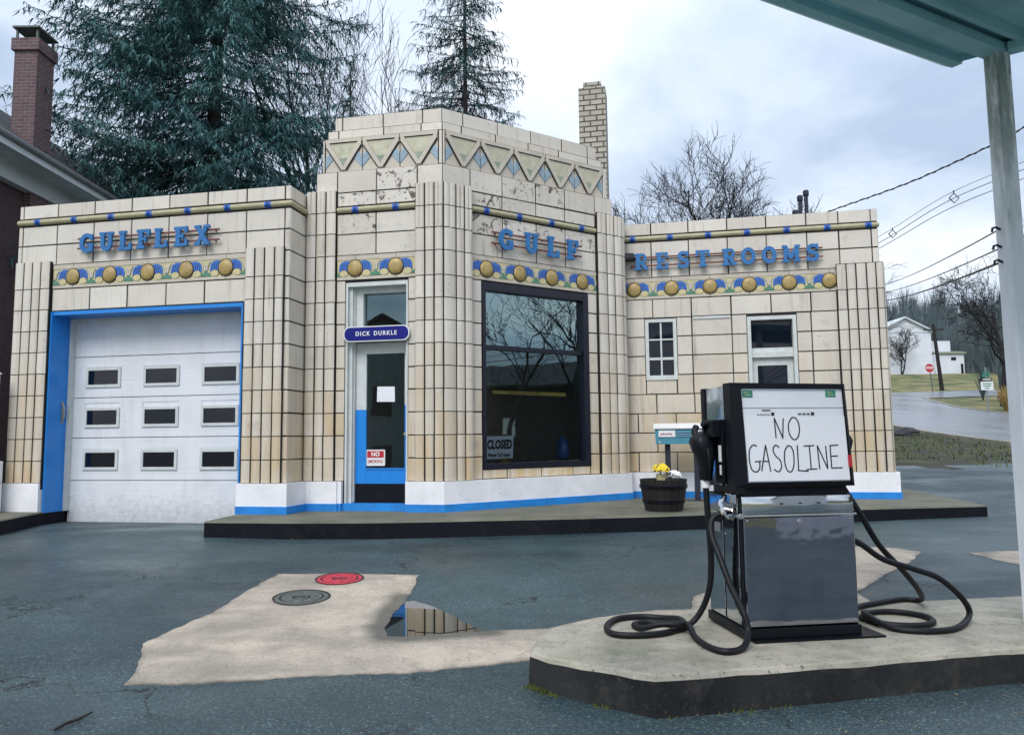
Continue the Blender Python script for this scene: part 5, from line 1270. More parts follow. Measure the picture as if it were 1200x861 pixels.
# brackets, meters and pipes low on the side
m = M(); m.tube(crom([(-0.012, 0.18, 0.84), (-0.05, 0.18, 0.80), (-0.045, 0.17, 0.74), (-0.012, 0.16, 0.70)], 5), 0.016, 8); m.tube([(-0.012, 0.10, 0.76), (-0.06, 0.12, 0.765)], 0.012, 8); m.bbox(-0.05, -0.004, 0.05, 0.13, 0.80, 0.86, 0.006); m.tube([(-0.025, 0.02, 0.728), (-0.03, 0.40, 0.728)], 0.006, 6); m.build('bracket', 'chrome', PU)
def hose(pts, sg):
    q = [w2p(*p) for p in pts]
    pp = crom(q, 8)
    m = M(); m.tube(pp, 0.019, 10); return m.build('hose', 'rubber', PU, smooth=True)
hs = [(p2w(-0.111, 0.265, 0.90)), (1.226, 4.85, 0.397), (1.238, 4.86, 0.185), (1.231, 4.88, -0.003), (1.187, 4.92, -0.158), (1.096, 4.912, -0.255), (0.918, 4.751, -0.26), (0.728, 4.698, -0.26), (0.595, 4.744, -0.26), (0.579, 4.913, -0.26), (0.666, 5.113, -0.26), (0.833, 5.178, -0.26), (0.982, 5.123, -0.258), (1.045, 4.955, -0.226), (1.035, 4.80, -0.221), (0.90, 4.80, -0.222), (0.79, 4.86, -0.258), (0.76, 4.96, -0.26), (0.86, 5.02, -0.26), (0.98, 4.96, -0.259), (1.06, 4.80, -0.222), (1.07, 4.62, -0.258), (1.103, 4.421, -0.26), (1.174, 4.331, -0.26), (1.285, 4.40, -0.258), (1.345, 4.50, -0.20), (1.335, 4.535, -0.10), (1.285, 4.60, 0.038), (1.25, 4.68, 0.186), (1.22, 4.76, 0.326), (1.245, 4.80, 0.42), p2w(0.0, 0.20, 0.74)]
hose(hs, -1)
hr = [p2w(0.803, 0.265, 0.90), (2.225, 4.95, 0.43), (2.364, 5.0, 0.217), (2.559, 5.1, 0.035), (2.75, 5.28, -0.13), (2.90, 5.55, -0.25), (2.80, 5.62, -0.26), (2.55, 5.50, -0.26), (2.34, 5.35, -0.26), (2.26, 5.10, -0.26), (2.34, 4.90, -0.26), (2.52, 4.86, -0.26), (2.66, 4.95, -0.26), (2.68, 5.12, -0.26), (2.55, 5.24, -0.26), (2.38, 5.22, -0.26), (2.26, 5.02, -0.222), (2.33, 4.80, -0.26), (2.515, 4.723, -0.26), (2.723, 4.798, -0.26), (2.938, 5.03, -0.235), (2.877, 5.0, -0.123), (2.721, 4.97, 0.007), (2.55, 4.95, 0.071), (2.353, 4.93, 0.136), (2.205, 4.90, 0.235), p2w(0.742, 0.15, 0.58)]
hose(hr, 1)
# hand-lettered sheet over the lower half of the pump face
t = thing('handwritten_sign', 'white sheet hand lettered in black marker on the pump face', 'sign', p2w(0.37, -0.004, 0.93), PR_)
m = M(); m.prism(FLAT, [(-0.318, 0.004), (0.337, 0.004), (0.318, 0.392), (-0.338, 0.392)], 0.0005, 0.0022); m.build('sheet', 'paper', t)
HW = {  # strokes in (x, z) metres, copied from the hand lettering
 'N1': [[(-.158, .295), (-.148, .385)], [(-.150, .383), (-.105, .285)], [(-.106, .285), (-.097, .382)]],
 'O1': [[(-.048, .383), (-.066, .36), (-.066, .315), (-.05, .285), (-.025, .283), (-.008, .305), (-.006, .35), (-.018, .378), (-.042, .386)]],
}
def wr(m, pts, w=0.007): m.ribbon(FLAT, [v.to_2d() for v in crom([(*p, 0) for p in pts], 4)] if len(pts) > 2 else pts, w, 0.001, 0.0042 + 0.0001 * random.random())
m = M()
L_ = [ # NO
 [(-.135, .262), (-.142, .385)], [(-.142, .383), (-.09, .258)], [(-.092, .258), (-.084, .382)],
 [(-.028, .385), (-.05, .35), (-.05, .295), (-.028, .256), (0.0, .258), (.018, .30), (.014, .352), (-.006, .384), (-.03, .386)],
 # GASOLINE
 [(-.262, .215), (-.285, .222), (-.308, .195), (-.312, .135), (-.298, .075), (-.268, .062), (-.248, .085), (-.247, .125)], [(-.247, .124), (-.277, .122)], [(-.247, .124), (-.234, .124)],
 [(-.236, .065), (-.205, .222)], [(-.205, .222), (-.178, .062)], [(-.226, .125), (-.184, .122)],
 [(-.118, .205), (-.140, .220), (-.158, .196), (-.145, .158), (-.115, .128), (-.108, .088), (-.128, .060), (-.156, .075)],
 [(-.062, .215), (-.082, .185), (-.086, .120), (-.072, .068), (-.045, .060), (-.028, .098), (-.026, .165), (-.040, .208), (-.064, .217)],
 [(0.0, .218), (.002, .062)], [(-.004, .066), (.066, .060)],
 [(.042, .212), (.110, .215)], [(.078, .213), (.084, .070)], [(.052, .070), (.122, .074)],
 [(.140, .070), (.130, .215)], [(.131, .213), (.192, .072)], [(.192, .072), (.185, .212)],
 [(.218, .075), (.214, .215)], [(.214, .213), (.268, .216)], [(.216, .148), (.262, .150)], [(.217, .077), (.290, .078)]]
for p in L_: wr(m, p)
m.build('lettering', 'ink', t)

# ------------------------------------------------------------------ canopy over the pumps
t = thing('canopy', 'pale teal sheet metal canopy with one white post over the pump island', 'canopy', (3.29, 4.9, IZ))
CZ = 3.50 - IZ
da, db = Vector((-0.882, -0.471)), Vector((0.80, -0.60))
Cn = Vector((3.06 - 3.29, 5.12 - 4.9))
A_ = Cn + da * 2.9; B_ = Cn + db * 4.6; D_ = A_ + db * 4.6
m = M()
n1 = Vector((-da.y, da.x)); n1 = n1 if n1.dot(db) > 0 else -n1
# sheet with a folded edge: long folds parallel to the left eave
prof = [(0.0, 0.05), (0.0, 0.0), (0.04, -0.02), (0.09, 0.0), (0.105, 0.05), (0.20, 0.054), (0.215, 0.0), (0.255, 0.0), (0.27, 0.055), (0.46, 0.056), (0.475, 0.0), (0.515, 0.0), (0.53, 0.058)]
while prof[-1][0] < 4.2: x = prof[-1][0]; prof += [(x + 0.24, 0.058), (x + 0.255, 0.0), (x + 0.295, 0.0), (x + 0.31, 0.058)]
w0 = Cn - da * 0.0; rows_ = []
for d_, z in prof:
    e0 = Cn + db * d_ + da * -0.06 * math.sin(d_ * 9); e1 = A_ + db * d_
    rows_.append([(e0.x, e0.y, CZ + z), (e1.x, e1.y, CZ + z)])
for r0, r1 in zip(rows_, rows_[1:]): m.face([r0[0], r1[0], r1[1], r0[1]], 0)
Bf, Df = Cn + db * prof[-1][0], A_ + db * prof[-1][0]
m.face([(p.x, p.y, CZ + 0.09) for p in (Cn, A_, Df, Bf)], 1)
for p, q in ((Cn, A_), (A_, Df), (Df, Bf), (Bf, Cn)): m.face([(p.x, p.y, CZ + 0.0), (q.x, q.y, CZ + 0.0), (q.x, q.y, CZ + 0.09), (p.x, p.y, CZ + 0.09)], 0)
m.build('roof_sheet', ['canopy', 'canopy_top'], t)
m = M()
def beam(p, q, w, z0, z1):
    d = (q - p).normalized(); nn = Vector((-d.y, d.x)) * w / 2
    m.hexa([(*(p + nn), z0), (*(p - nn), z0), (*(q - nn), z0), (*(q + nn), z0), (*(p + nn), z1), (*(p - nn), z1), (*(q - nn), z1), (*(q + nn), z1)])
O0 = Vector((0.0, 0.0))
beam(O0 - da * 0.06, O0 + da * 3.0, 0.13, CZ - 0.045, CZ + 0.02)
beam(O0 + db * 0.066, O0 + db * 4.2, 0.10, CZ - 0.04, CZ + 0.015)
m.build('beam', 'canopy', t)
m = M(); pw = 0.058
c_, s_ = math.cos(0.2), math.sin(0.2)
rot = lambda x, y: (x * c_ - y * s_, x * s_ + y * c_)
corners = [(-pw, -pw + .01), (-pw + .01, -pw), (pw - .01, -pw), (pw, -pw + .01), (pw, pw - .01), (pw - .01, pw), (-pw + .01, pw), (-pw, pw - .01)]
zz = [0.0, 0.5, 1.5, 2.3, 2.8, 3.3, CZ - 0.045]
m.raw([(*rot(x, y), z) for z in zz for x, y in corners], [(8 * i + k, 8 * i + (k + 1) % 8, 8 * i + 8 + (k + 1) % 8, 8 * i + 8 + k) for i in range(len(zz) - 1) for k in range(8)])
m.build('post', 'post', t)
for z in (2.39, 2.27, 2.17):
    m = M(); m.tube([(-0.05, 0.0, z + 0.15), (-0.085, 0.005, z + 0.17), (-0.105, 0.008, z + 0.165), (-0.11, 0.008, z + 0.14)], 0.008, 6); m.build('cable_hook', 'post_dark', t)


# ------------------------------------------------------------------ covers and small things on the forecourt
def cover(name, label, x, y, r, mat, cat):
    m = M(); prof = [(r, -0.02), (r, 0.004), (r - 0.012, 0.007), (r * 0.84, 0.007), (r * 0.83, 0.003), (r * 0.76, 0.003), (r * 0.75, 0.007), (r * 0.35, 0.007), (r * 0.34, 0.004), (r * 0.26, 0.004), (r * 0.25, 0.008)]
    m.lathe((0, 0, 0), prof, 40)
    for k in range(8): a = 2 * PI * k / 8; m.box(r * 0.55 * math.cos(a) - 0.012, r * 0.55 * math.cos(a) + 0.012, r * 0.55 * math.sin(a) - 0.012, r * 0.55 * math.sin(a) + 0.012, 0.006, 0.011)
    dk = [(r * q * math.cos(2 * PI * k / 40), r * q * math.sin(2 * PI * k / 40), 0.0045 + (0.0035 if q > 1 else 0)) for q in (1.07, 0.995, 0.83, 0.76, 0.34, 0.26) for k in range(40)]
    for w in (0, 2, 4): m.raw(dk, [(w * 40 + k, w * 40 + (k + 1) % 40, (w + 1) * 40 + (k + 1) % 40, (w + 1) * 40 + k) for k in range(40)], 1)
    m.box(-0.05, 0.035, -0.016, 0.016, 0.004, 0.0095, 1)
    o = m.build(name, [mat, 'kick']); o.location = (x, y, g(x, y) + 0.008); o.rotation_euler = (math.atan(0.061), 0, 0.3); return tag(o, label, cat)
cover('manhole_cover', 'red painted round cover at the far edge of the concrete patch', -1.56, 6.92, 0.2, 'rust_red', 'manhole cover')
cover('manhole_cover', 'plain grey round cover set in the concrete patch', -1.73, 6.31, 0.215, 'iron', 'manhole cover')
m = M(); tw = [(-2.285, 3.90), (-2.262, 3.965), (-2.235, 4.03), (-2.205, 4.10)]; m.tube([(x, y, g(x, y) + 0.012 + 0.006 * (i % 2)) for i, (x, y) in enumerate(tw)], [0.006, 0.009, 0.008, 0.004], 6); tag(m.build('twig', 'twig'), 'short dark dead twig lying on the asphalt in the near left corner', 'twig')
rnd = random.Random(11); m = M()
def bit(x, y, z, s):
    a = rnd.uniform(0, 2 * PI); d = Vector((math.cos(a), math.sin(a), rnd.uniform(-.2, .35))) * s; q = Vector((-math.sin(a), math.cos(a), rnd.uniform(-.3, .3))) * s * 0.4; p = Vector((x, y, z)); m.face([p - d, p + q, p + d, p - q])
for k in range(70):
    t_ = rnd.random(); x = 0.75 + 4.0 * t_ + rnd.uniform(-.1, .1); y = 4.0 + 0.2 * (x - 0.75) - rnd.uniform(0.03, 0.5) ** 1.3; bit(x, y, g0(x, y) + 0.006, rnd.uniform(0.004, 0.013))
for k in range(60):
    i = rnd.randrange(len(front) - 1); a, b = Vector(front[i]), Vector(front[i + 1]); p = a + (b - a) * rnd.random(); x, y = p.x, p.y - rnd.uniform(0.03, 0.16); bit(x, y, g0(x, y) + 0.008, rnd.uniform(0.005, 0.016))
for k in range(40): x, y = rnd.uniform(-3, 5), rnd.uniform(3.6, 8.6); bit(x, y, g(x, y) + 0.012, rnd.uniform(0.004, 0.009))
tag(m.build('leaf_litter', 'litter'), 'scattered dead leaf bits along the kerbs', 'leaf litter', kind='stuff')
m = M()
for k in range(700):
    i = rnd.choice([0, 0, 0, 1, 1, 2, 3, 5]); a, b = Vector(isl[i]), Vector(isl[i + 1]); t_ = rnd.random(); p = a + (b - a) * t_; nr = Vector(((b - a).y, -(b - a).x)).normalized()
    if noise.noise(Vector((p.x * 4, p.y * 4, 7))) < -0.05: continue
    p = p + nr * (0.02 + abs(rnd.gauss(0, 0.022))); z = g0(p.x, p.y); h = rnd.uniform(0.008, 0.028); a_ = rnd.uniform(0, 2 * PI); d = Vector((math.cos(a_), math.sin(a_))) * 0.007
    m.face([(p.x - d.x, p.y - d.y, z), (p.x + d.x, p.y + d.y, z), (p.x + d.x * 0.3 + rnd.uniform(-.01, .01), p.y + d.y * 0.3, z + h)])
tag(m.build('moss_tufts', 'moss'), 'moss growing along the foot of the pump island', 'moss', kind='stuff')

# ------------------------------------------------------------------ trees
def grow(rnd, trunk, crown, p, d, L, r, depth, maxd, up=0.25, spread=0.75, nkids=5, wob=0.18, rmin=0.006, kidlen=(0.45, 0.7)):
    n = 5 if depth < 2 else 3; pts = [p.copy()]; dd = d.copy(); rs = [r]
    for i in range(n):
        dd = (dd + Vector((rnd.gauss(0, wob), rnd.gauss(0, wob), rnd.gauss(0, wob) + up * 0.25))).normalized(); pts.append(pts[-1] + dd * L / n); rs.append(max(rmin * 0.6, r * (1 - 0.62 * (i + 1) / n)))
    (trunk if depth < 2 else crown).tube(pts, rs, (8, 6, 4, 3, 3, 3)[depth], caps=False, tone=rnd.random())
    if depth >= maxd: return
    for k in range(nkids):
        t = 0.35 + 0.65 * (k + rnd.random()) / nkids if depth else 0.30 + 0.70 * (k + rnd.random()) / nkids
        i = min(n - 1, int(t * n)); f = t * n - i; q = pts[i].lerp(pts[i + 1], min(1, f)); ax = (pts[i + 1] - pts[i]).normalized()
        o = ax.orthogonal().normalized(); o.rotate(Matrix.Rotation(rnd.uniform(0, 2 * PI), 3, ax))
        nd = (ax * (1 - spread * 0.55) + o * spread * rnd.uniform(0.7, 1.1) + Vector((0, 0, up))).normalized()
        grow(rnd, trunk, crown, q, nd, L * rnd.uniform(*kidlen) * (1.1 - 0.3 * t), max(rmin, rs[i] * rnd.uniform(0.42, 0.62)), depth + 1, maxd, up, spread, max(3, nkids - (1 if depth else 0)), wob, rmin, kidlen)
def bare_tree(label, x, y, h, r, seed, group='bare trees behind the station', forks=1, lean=(0, 0), rmin=0.012, nk=6, maxd=4, up=0.3, spread=0.75, mat='bark_dark', wob=0.2, z=None, kidlen=(0.45, 0.7)):
    rnd = random.Random(seed); tr, cr_ = M(), M(); zg = g0(x, y) - 0.1 if z is None else z
    t = thing('bare_tree', label, 'tree', (x, y, zg), 0, group)
    for k in range(forks):
        a = 2 * PI * k / max(1, forks) + rnd.uniform(-.4, .4); s = 0.0 if forks == 1 else 0.20
        d = Vector((math.cos(a) * s + lean[0], math.sin(a) * s + lean[1], 1)).normalized()
        grow(rnd, tr, cr_, Vector((0.15 * s * math.cos(a), 0.15 * s * math.sin(a), 0)), d, h * rnd.uniform(0.62, 0.75), r, 0, maxd, up, spread, nk, wob, rmin, kidlen)
    tr.build('trunk', mat, t, smooth=True); cr_.build('crown', mat, t); return t
BR = dict(rmin=0.011)
bare_tree('broad bare tree rising behind the rest room wing', 5.2, 26, 9.2, 0.19, 22, forks=5, nk=7, maxd=4, rmin=0.0085, up=0.16, spread=0.62)
bare_tree('small bare tree behind the roof vent pipes', 11.4, 31, 8.2, 0.13, 5, forks=3, nk=4, maxd=4, rmin=0.009)
bare_tree('pale bare tree low behind the tower and cream brick chimney', 4.6, 36, 7.0, 0.10, 8, forks=2, nk=4, maxd=4, rmin=0.008, mat='bark')
bare_tree('tall slim bare tree between the big spruce and the tower', -6.0, 29, 21, 0.20, 31, nk=6, maxd=4, up=0.42, spread=0.5, rmin=0.010)
bare_tree('tall bare tree just left of the thin fir', -4.5, 30, 20, 0.18, 33, nk=6, maxd=4, up=0.45, spread=0.5, rmin=0.010)
bare_tree('bare multi stemmed tree close to the right of the big spruce', -5.2, 27, 15, 0.10, 37, forks=2, nk=5, maxd=3, up=0.4, spread=0.5, rmin=0.009, mat='bark')
bare_tree('bare roadside tree with spreading limbs on the right hand verge', 29.15, 45, 9.0, 0.24, 45, group='bare trees beyond the road', nk=7, spread=0.9, up=0.15, rmin=0.014)
bare_tree('tall bare tree at the right edge behind the canopy post', 18.6, 23.5, 11, 0.14, 51, group='bare trees beyond the road', nk=6, spread=0.75, rmin=0.009)
bare_tree('bare tree right of the road in front of the wooded hill', 49, 58, 9, 0.2, 53, group='bare trees beyond the road', nk=7, spread=0.8, rmin=0.02)
bare_tree('leafless shrub against the white wall of the far house', 42.8, 83, 5.0, 0.08, 57, group='bare trees beyond the road', nk=6, forks=3, maxd=3, rmin=0.02)
# trees beyond the road to the right and behind the viewer, seen in the glass
bare_tree('large bare tree beyond the road, reflected in the office window', 31, 2.0, 13, 0.22, 61, group='bare trees across the road', nk=5, spread=0.8, rmin=0.012, forks=2)
bare_tree('leaning bare tree beyond the road, reflected in the office window', 36, -5, 13, 0.22, 63, group='bare trees across the road', nk=5, spread=0.8, rmin=0.02, lean=(0, 0.15))

def conifer(label, x, y, h, R, z0, seed, mat, dens=1.0, droop=0.5, group='evergreens behind the station', spray=(0.10, 0.24), rtrunk=0.3, gaps=0.0, whorl=5):
    rnd = random.Random(seed); t = thing('spruce_tree', label, 'tree', (x, y, g0(x, y) - 0.1), 0, group)
    tr = M(); tr.tube([(0, 0, 0), (0.05, 0, h * 0.5), (0, 0.03, h)], [rtrunk, rtrunk * 0.55, 0.02], 8); cr_ = M()
    z = z0
    while z < h * 0.985:
        if rnd.random() < gaps: z += 0.35; continue
        f = (z - z0 * 0.3) / (h - z0 * 0.3); Lm = R * max(0.06, (1 - f) ** 0.75)
        for k in range(whorl + rnd.choice((-1, 0, 0, 1))):
            a = rnd.uniform(0, 2 * PI); L = Lm * rnd.uniform(0.6, 1.12); dr = droop * rnd.uniform(0.6, 1.3)
            dx, dy = math.cos(a), math.sin(a); zb = z + rnd.uniform(-.25, .25); n = 9; pts = []
            bend = rnd.uniform(-.25, .25)
            for i in range(n + 1):
                s = i / n; rr = L * s; aa = bend * s
                pts.append(Vector((rr * math.cos(a + aa), rr * math.sin(a + aa), zb + L * (-dr * s + dr * 0.75 * s ** 2.4))))
            tr.tube(pts, [0.035 * (1 - 0.85 * i / n) * (0.5 + L / R * 0.6) for i in range(n + 1)], 4, caps=False)
            tonebr = rnd.uniform(0.0, 0.7)
            nb = max(5, int(L * 7 * dens))
            for j in range(nb):
                s = 0.14 + 0.86 * (j + rnd.random()) / nb; i = min(n - 1, int(s * n)); p = pts[i].lerp(pts[i + 1], s * n - i)
                l2 = (0.22 + 0.26 * L * (1 - s) ** 0.7) * rnd.uniform(0.6, 1.2); sg = rnd.choice((-1, 1)); ba = a + bend * s + sg * rnd.uniform(0.5, 1.15)
                ns = max(4, int(l2 * 20 * dens))
                for q in range(ns):
                    u = (q + rnd.random()) / ns; c = p + Vector((math.cos(ba) * l2 * u, math.sin(ba) * l2 * u, -0.55 * l2 * u * u + 0.03))
                    ln = rnd.uniform(*spray); th = ba + rnd.gauss(0, 1.1); dv = Vector((math.cos(th) * 0.55, math.sin(th) * 0.55, -rnd.uniform(0.05, 1.1))).normalized() * ln
                    sd_ = Vector((-math.sin(th + rnd.uniform(-1, 1)), math.cos(th), rnd.uniform(-.3, .3))).normalized() * ln * rnd.uniform(0.055, 0.10)
                    cr_.face([c - sd_, c + sd_, c + dv], tone=min(1, max(0, tonebr + rnd.uniform(-.2, .3))))
        z += rnd.uniform(0.26, 0.46) / max(0.6, dens)
    tr.build('trunk', 'bark', t); cr_.build('crown', mat, t); return t
conifer('huge drooping spruce towering behind the garage wing', -8.9, 22, 31, 7.2, 3.6, 71, 'needle', 1.2, 0.5, gaps=0.09, whorl=7, spray=(0.14, 0.30))
conifer('thin dark fir behind the station tower', -1.9, 31, 24.5, 5.0, 7, 73, 'needle2', 1.1, 0.30, gaps=0.05, whorl=6, spray=(0.13, 0.30), rtrunk=0.2)
conifer('dark fir half hidden between the spruce and the bare trees', -7.4, 34, 17.5, 2.4, 7, 75, 'needle2', 0.8, 0.3, spray=(0.12, 0.28), rtrunk=0.2)

# ------------------------------------------------------------------ neighbouring brick house on the left
t = thing('brick_house', 'dark brick house with white gable and tall brick chimney beside the garage', 'house', (-10.4, 11.0, g0(-10.4, 11)))
HZ = -g0(-10.4, 11)
m = M(); m.box(-7, 0, 0.0, 6.0, 0, 6.75 + HZ); m.build('wall', 'brick_dark', t)
m = M(); m.box(-7, 0.12, 6.0, 12.0, 0, 6.75 + HZ); m.build('rear_wing', 'siding', t)
m = M(); ez = 6.82 + HZ
m.face([(0.78, -0.5, ez), (0.78, 12.5, ez), (-3.5, 12.5, ez + 3.2), (-3.5, -0.5, ez + 3.2)]); m.face([(-7.8, -0.5, ez), (-7.8, 12.5, ez), (-3.5, 12.5, ez + 3.2), (-3.5, -0.5, ez + 3.2)])
m.face([(-7, 0, 6.72 + HZ), (0, 0, 6.72 + HZ), (-3.5, 0.0, ez + 3.0)]); m.face([(-7, 12, 6.72 + HZ), (0, 12, 6.72 + HZ), (-3.5, 12.0, ez + 3.0)])
m.build('roof', 'roof_dark', t)
m = M(); m.box(0.0, 0.76, -0.5, 12.5, ez - 0.16, ez - 0.05); m.box(0.76, 0.80, -0.5, 12.5, ez - 0.22, ez + 0.02); m.box(0.0, 0.20, -0.2, 12.3, ez - 0.55, ez - 0.16); m.build('eave', 'eave', t)
m = M(); m.tube([(0.85, -0.5, ez - 0.02), (0.85, 12.5, ez - 0.06)], 0.06, 8); m.build('gutter', 'galv', t)
m = M(); m.box(-0.36, 0.14, 4.8, 5.4, 0.0, 9.45 + HZ); m.box(-0.41, 0.19, 4.75, 5.45, 9.45 + HZ, 9.72 + HZ); m.build('chimney', 'brick_red', t)
m = M()
for x, y in ((-0.33, 4.82), (0.11, 4.82), (-0.33, 5.38), (0.11, 5.38)): m.box(x - 0.02, x + 0.02, y - 0.02, y + 0.02, 9.72 + HZ, 9.95 + HZ)
m.box(-0.40, 0.18, 4.74, 5.46, 9.95 + HZ, 9.99 + HZ); m.build('chimney_cap', 'iron', t)
# white fence corner at the left edge
t = thing('white_fence', 'white painted fence post on a white masonry block at the left edge', 'fence', (-7.10, 10.35, 0.002), STR)
m = M(); m.bbox(-0.07, 0.05, -0.06, 0.06, 0.69, 1.88, 0.006); m.hexa([(-0.085, -0.075, 1.88), (0.065, -0.075, 1.88), (0.065, 0.075, 1.88), (-0.085, 0.075, 1.88), (-0.03, -0.02, 1.95), (0.01, -0.02, 1.95), (0.01, 0.02, 1.95), (-0.03, 0.02, 1.95)]); m.build('post', 'trim_white', t)
m = M(); m.bbox(-0.9, 0.09, -0.14, 0.14, 0.0, 0.69, 0.012); m.build('block', 'white_base', t)
m = M()
for z in (0.9, 1.6): m.box(-1.6, -0.07, -0.02, 0.02, z, z + 0.09)
for k in range(9): m.box(-0.22 - 0.16 * k, -0.12 - 0.16 * k, -0.04, -0.02, 0.74, 1.80)
m.build('rail', 'trim_white', t)

# ------------------------------------------------------------------ far side of the road
hy = 85.0; hz = g0(44, hy)
t = thing('white_house', 'white gabled house on the bank with a lower lean to on its right', 'house', (44.4, hy, hz))
m = M(); w_ = 2.95; eh = 12.45 - hz
m.box(-w_, w_, 0, 9, -1.0, eh); m.prism(FLAT, [(-w_, eh), (w_, eh), (0, 13.95 - hz)], -9.0, 0.0); m.box(w_, 5.75, 1.2, 7, -1.0, 11.5 - hz); m.build('wall', 'siding', t)
m = M()
for sg in (-1, 1): m.hexa([(sg * (w_ + 0.3), -0.35, eh - 0.15), (0, -0.35, 13.98 - hz), (0, 9.3, 13.98 - hz), (sg * (w_ + 0.3), 9.3, eh - 0.15), (sg * (w_ + 0.3), -0.35, eh + 0.02), (0, -0.35, 14.15 - hz), (0, 9.3, 14.15 - hz), (sg * (w_ + 0.3), 9.3, eh + 0.02)])
m.build('roof', 'eave', t)
m = M(); m.box(w_ - 0.02, 6.15, -0.6, 1.0, -1.0, 9.8 - hz); m.build('lean_to', 'siding', t)
m = M(); m.hexa([(w_ + 0.01, -0.8, 9.82 - hz), (6.35, -0.8, 9.82 - hz), (6.35, 1.19, 10.15 - hz), (w_ + 0.01, 1.19, 10.15 - hz), (w_ + 0.01, -0.8, 10.02 - hz), (6.35, -0.8, 10.02 - hz), (6.35, 1.19, 10.3 - hz), (w_ + 0.01, 1.19, 10.3 - hz)]); m.build('lean_to_roof', 'dgreen', t)
for (x0, x1, z0, z1, yy) in ((-2.55, -2.2, 11.35, 11.75, 0.0), (4.7, 5.25, 9.1, 9.45, -0.6)):
    m = M(); m.box(x0, x1, yy - 0.03, yy - 0.005, z0 - hz, z1 - hz); m.build('window', 'glass_dark', t)
m = M(); m.box(5.75, 6.0, -0.64, -0.605, -0.2, 8.7 - hz); m.build('door', 'kick', t)
m = M(); m.box(-w_ - 0.02, w_ + 0.02, -0.05, -0.002, eh - 0.14, eh + 0.0); m.build('trim', 'eave', t)
# stop sign, utility poles, street sign
t = thing('stop_sign', 'red octagonal stop sign on a leaning post across the road', 'sign', (37.05, 66.9, g0(37, 66.9)))
m = M(); m.tube([(0.1, 0, -0.1), (-0.13, 0, 2.5)], 0.045, 6); m.build('post', 'iron', t)
m = M(); zc_ = 2.12; oc = lambda r: [(-0.12 + r * math.cos(PI / 8 + PI / 4 * k), zc_ + r * math.sin(PI / 8 + PI / 4 * k)) for k in range(8)]
m.prism(FLAT, oc(0.43), 0.05, 0.06, 0); m.prism(FLAT, oc(0.40), 0.06, 0.066, 1); m.build('panel', ['white', 'sign_red'], t)
text('lettering', 'STOP', 0.30, 'white', t, FLAT, -0.12, zc_, 0.07, 0.003, offset=0.01, xs=0.85)
def pole(label, x, y, h, lean, arms, r=0.15):
    t = thing('utility_pole', label, 'utility pole', (x, y, g0(x, y) - 0.3), 0, 'utility poles along the road')
    m = M(); m.tube([(0, 0, 0), (lean * h, 0, h)], [r, r * 0.7], 8); m.build('shaft', 'pole', t)
    for z in arms: m = M(); m.box(lean * z - 0.9, lean * z + 0.9, -0.06, 0.06, z - 0.05, z + 0.05); [m.lathe((lean * z + q, 0, z + 0.05), [(0.03, 0), (0.05, 0.05), (0.03, 0.12)], 6) for q in (-0.8, 0.8)]; m.build('crossarm', 'pole', t)
    return t
pole('leaning utility pole beside the red octagonal sign across the road', 38.6, 68, 6.3, -0.075, [5.8], 0.19)
pole('utility pole hidden behind the rest room wing', 13.9, 30, 8.2, 0.0, [])
t = thing('street_sign', 'white and green sign board on a thin post on the right hand verge', 'sign', (23.80, 38, g0(23.8, 38)))
m = M(); m.box(-0.03, 0.03, -0.03, 0.03, -0.2, 2.35); m.build('post', 'galv', t)
m = M(); m.box(-0.31, 0.31, -0.055, -0.031, 1.20, 1.62); m.build('board', 'white', t)
m = M()
for k, (a, b) in enumerate(((-0.22, 0.22), (-0.20, 0.20), (-0.12, 0.10))): m.ribbon(FLAT, [(a, 1.52 - 0.11 * k), (b, 1.52 - 0.11 * k)], 0.05, 0.054, 0.058)
m.build('lettering', 'sign_green', t)
m = M(); m.box(-0.25, 0.25, -0.05, -0.031, 1.66, 1.80); m.build('dark_panel', 'post_dark', t)
m = M(); m.ribbon(FLAT, [(-0.20, 1.73), (0.20, 1.73)], 0.05, 0.049, 0.054); m.build('lettering', 'white', t)
m = M(); m.box(-0.18, 0.20, -0.02, 0.02, 1.86, 2.0); m.box(-0.02, 0.02, -0.2, 0.2, 2.01, 2.15); m.build('name_blade', 'sign_green', t)
# golden ornamental grass, dark mound, rubble weeds
rnd = random.Random(5); m = M()
for k in range(420):
    a = rnd.uniform(0, 2 * PI); r = 0.35 * math.sqrt(rnd.random()); p = Vector((r * math.cos(a), r * math.sin(a), 0)); h = rnd.uniform(0.8, 1.5); tip = p * rnd.uniform(1.4, 2.4) + Vector((rnd.gauss(0, .08), rnd.gauss(0, .08), h)); s = Vector((rnd.gauss(0, 1), rnd.gauss(0, 1), 0)).normalized() * 0.018; m.face([p - s, p + s, p.lerp(tip, .6) + s, tip, p.lerp(tip, .6) - s])
o = m.build('ornamental_grass', 'gold_grass'); o.location = (26.45, 40.2, g0(26.45, 40.2)); tag(o, 'clump of dry golden grass at the right edge of the verge', 'grass clump')
m = M(); nn, kk = 18, 6; vs_ = []
for i in range(kk + 1):
    for k in range(nn):
        f = i / kk; a = 2 * PI * k / nn; r = (1 - f * f) ** 0.5 * (1 + 0.16 * noise.noise(Vector((math.cos(a) * 1.4, math.sin(a) * 1.4, i * 0.4)))); vs_.append((0.55 * r * math.cos(a) + 0.1 * f, 0.5 * r * math.sin(a), 0.30 * f * (1 + 0.2 * noise.noise(Vector((k * .7, i, 2))))))
m.raw(vs_, [(i * nn + k, i * nn + (k + 1) % nn, (i + 1) * nn + (k + 1) % nn, (i + 1) * nn + k) for i in range(kk) for k in range(nn)]); o = m.build('covered_mound', 'tarp'); o.location = (13.65, 26.6, g0(13.65, 26.6) - 0.02); tag(o, 'low black tarpaulin covered mound beside the road', 'mound')
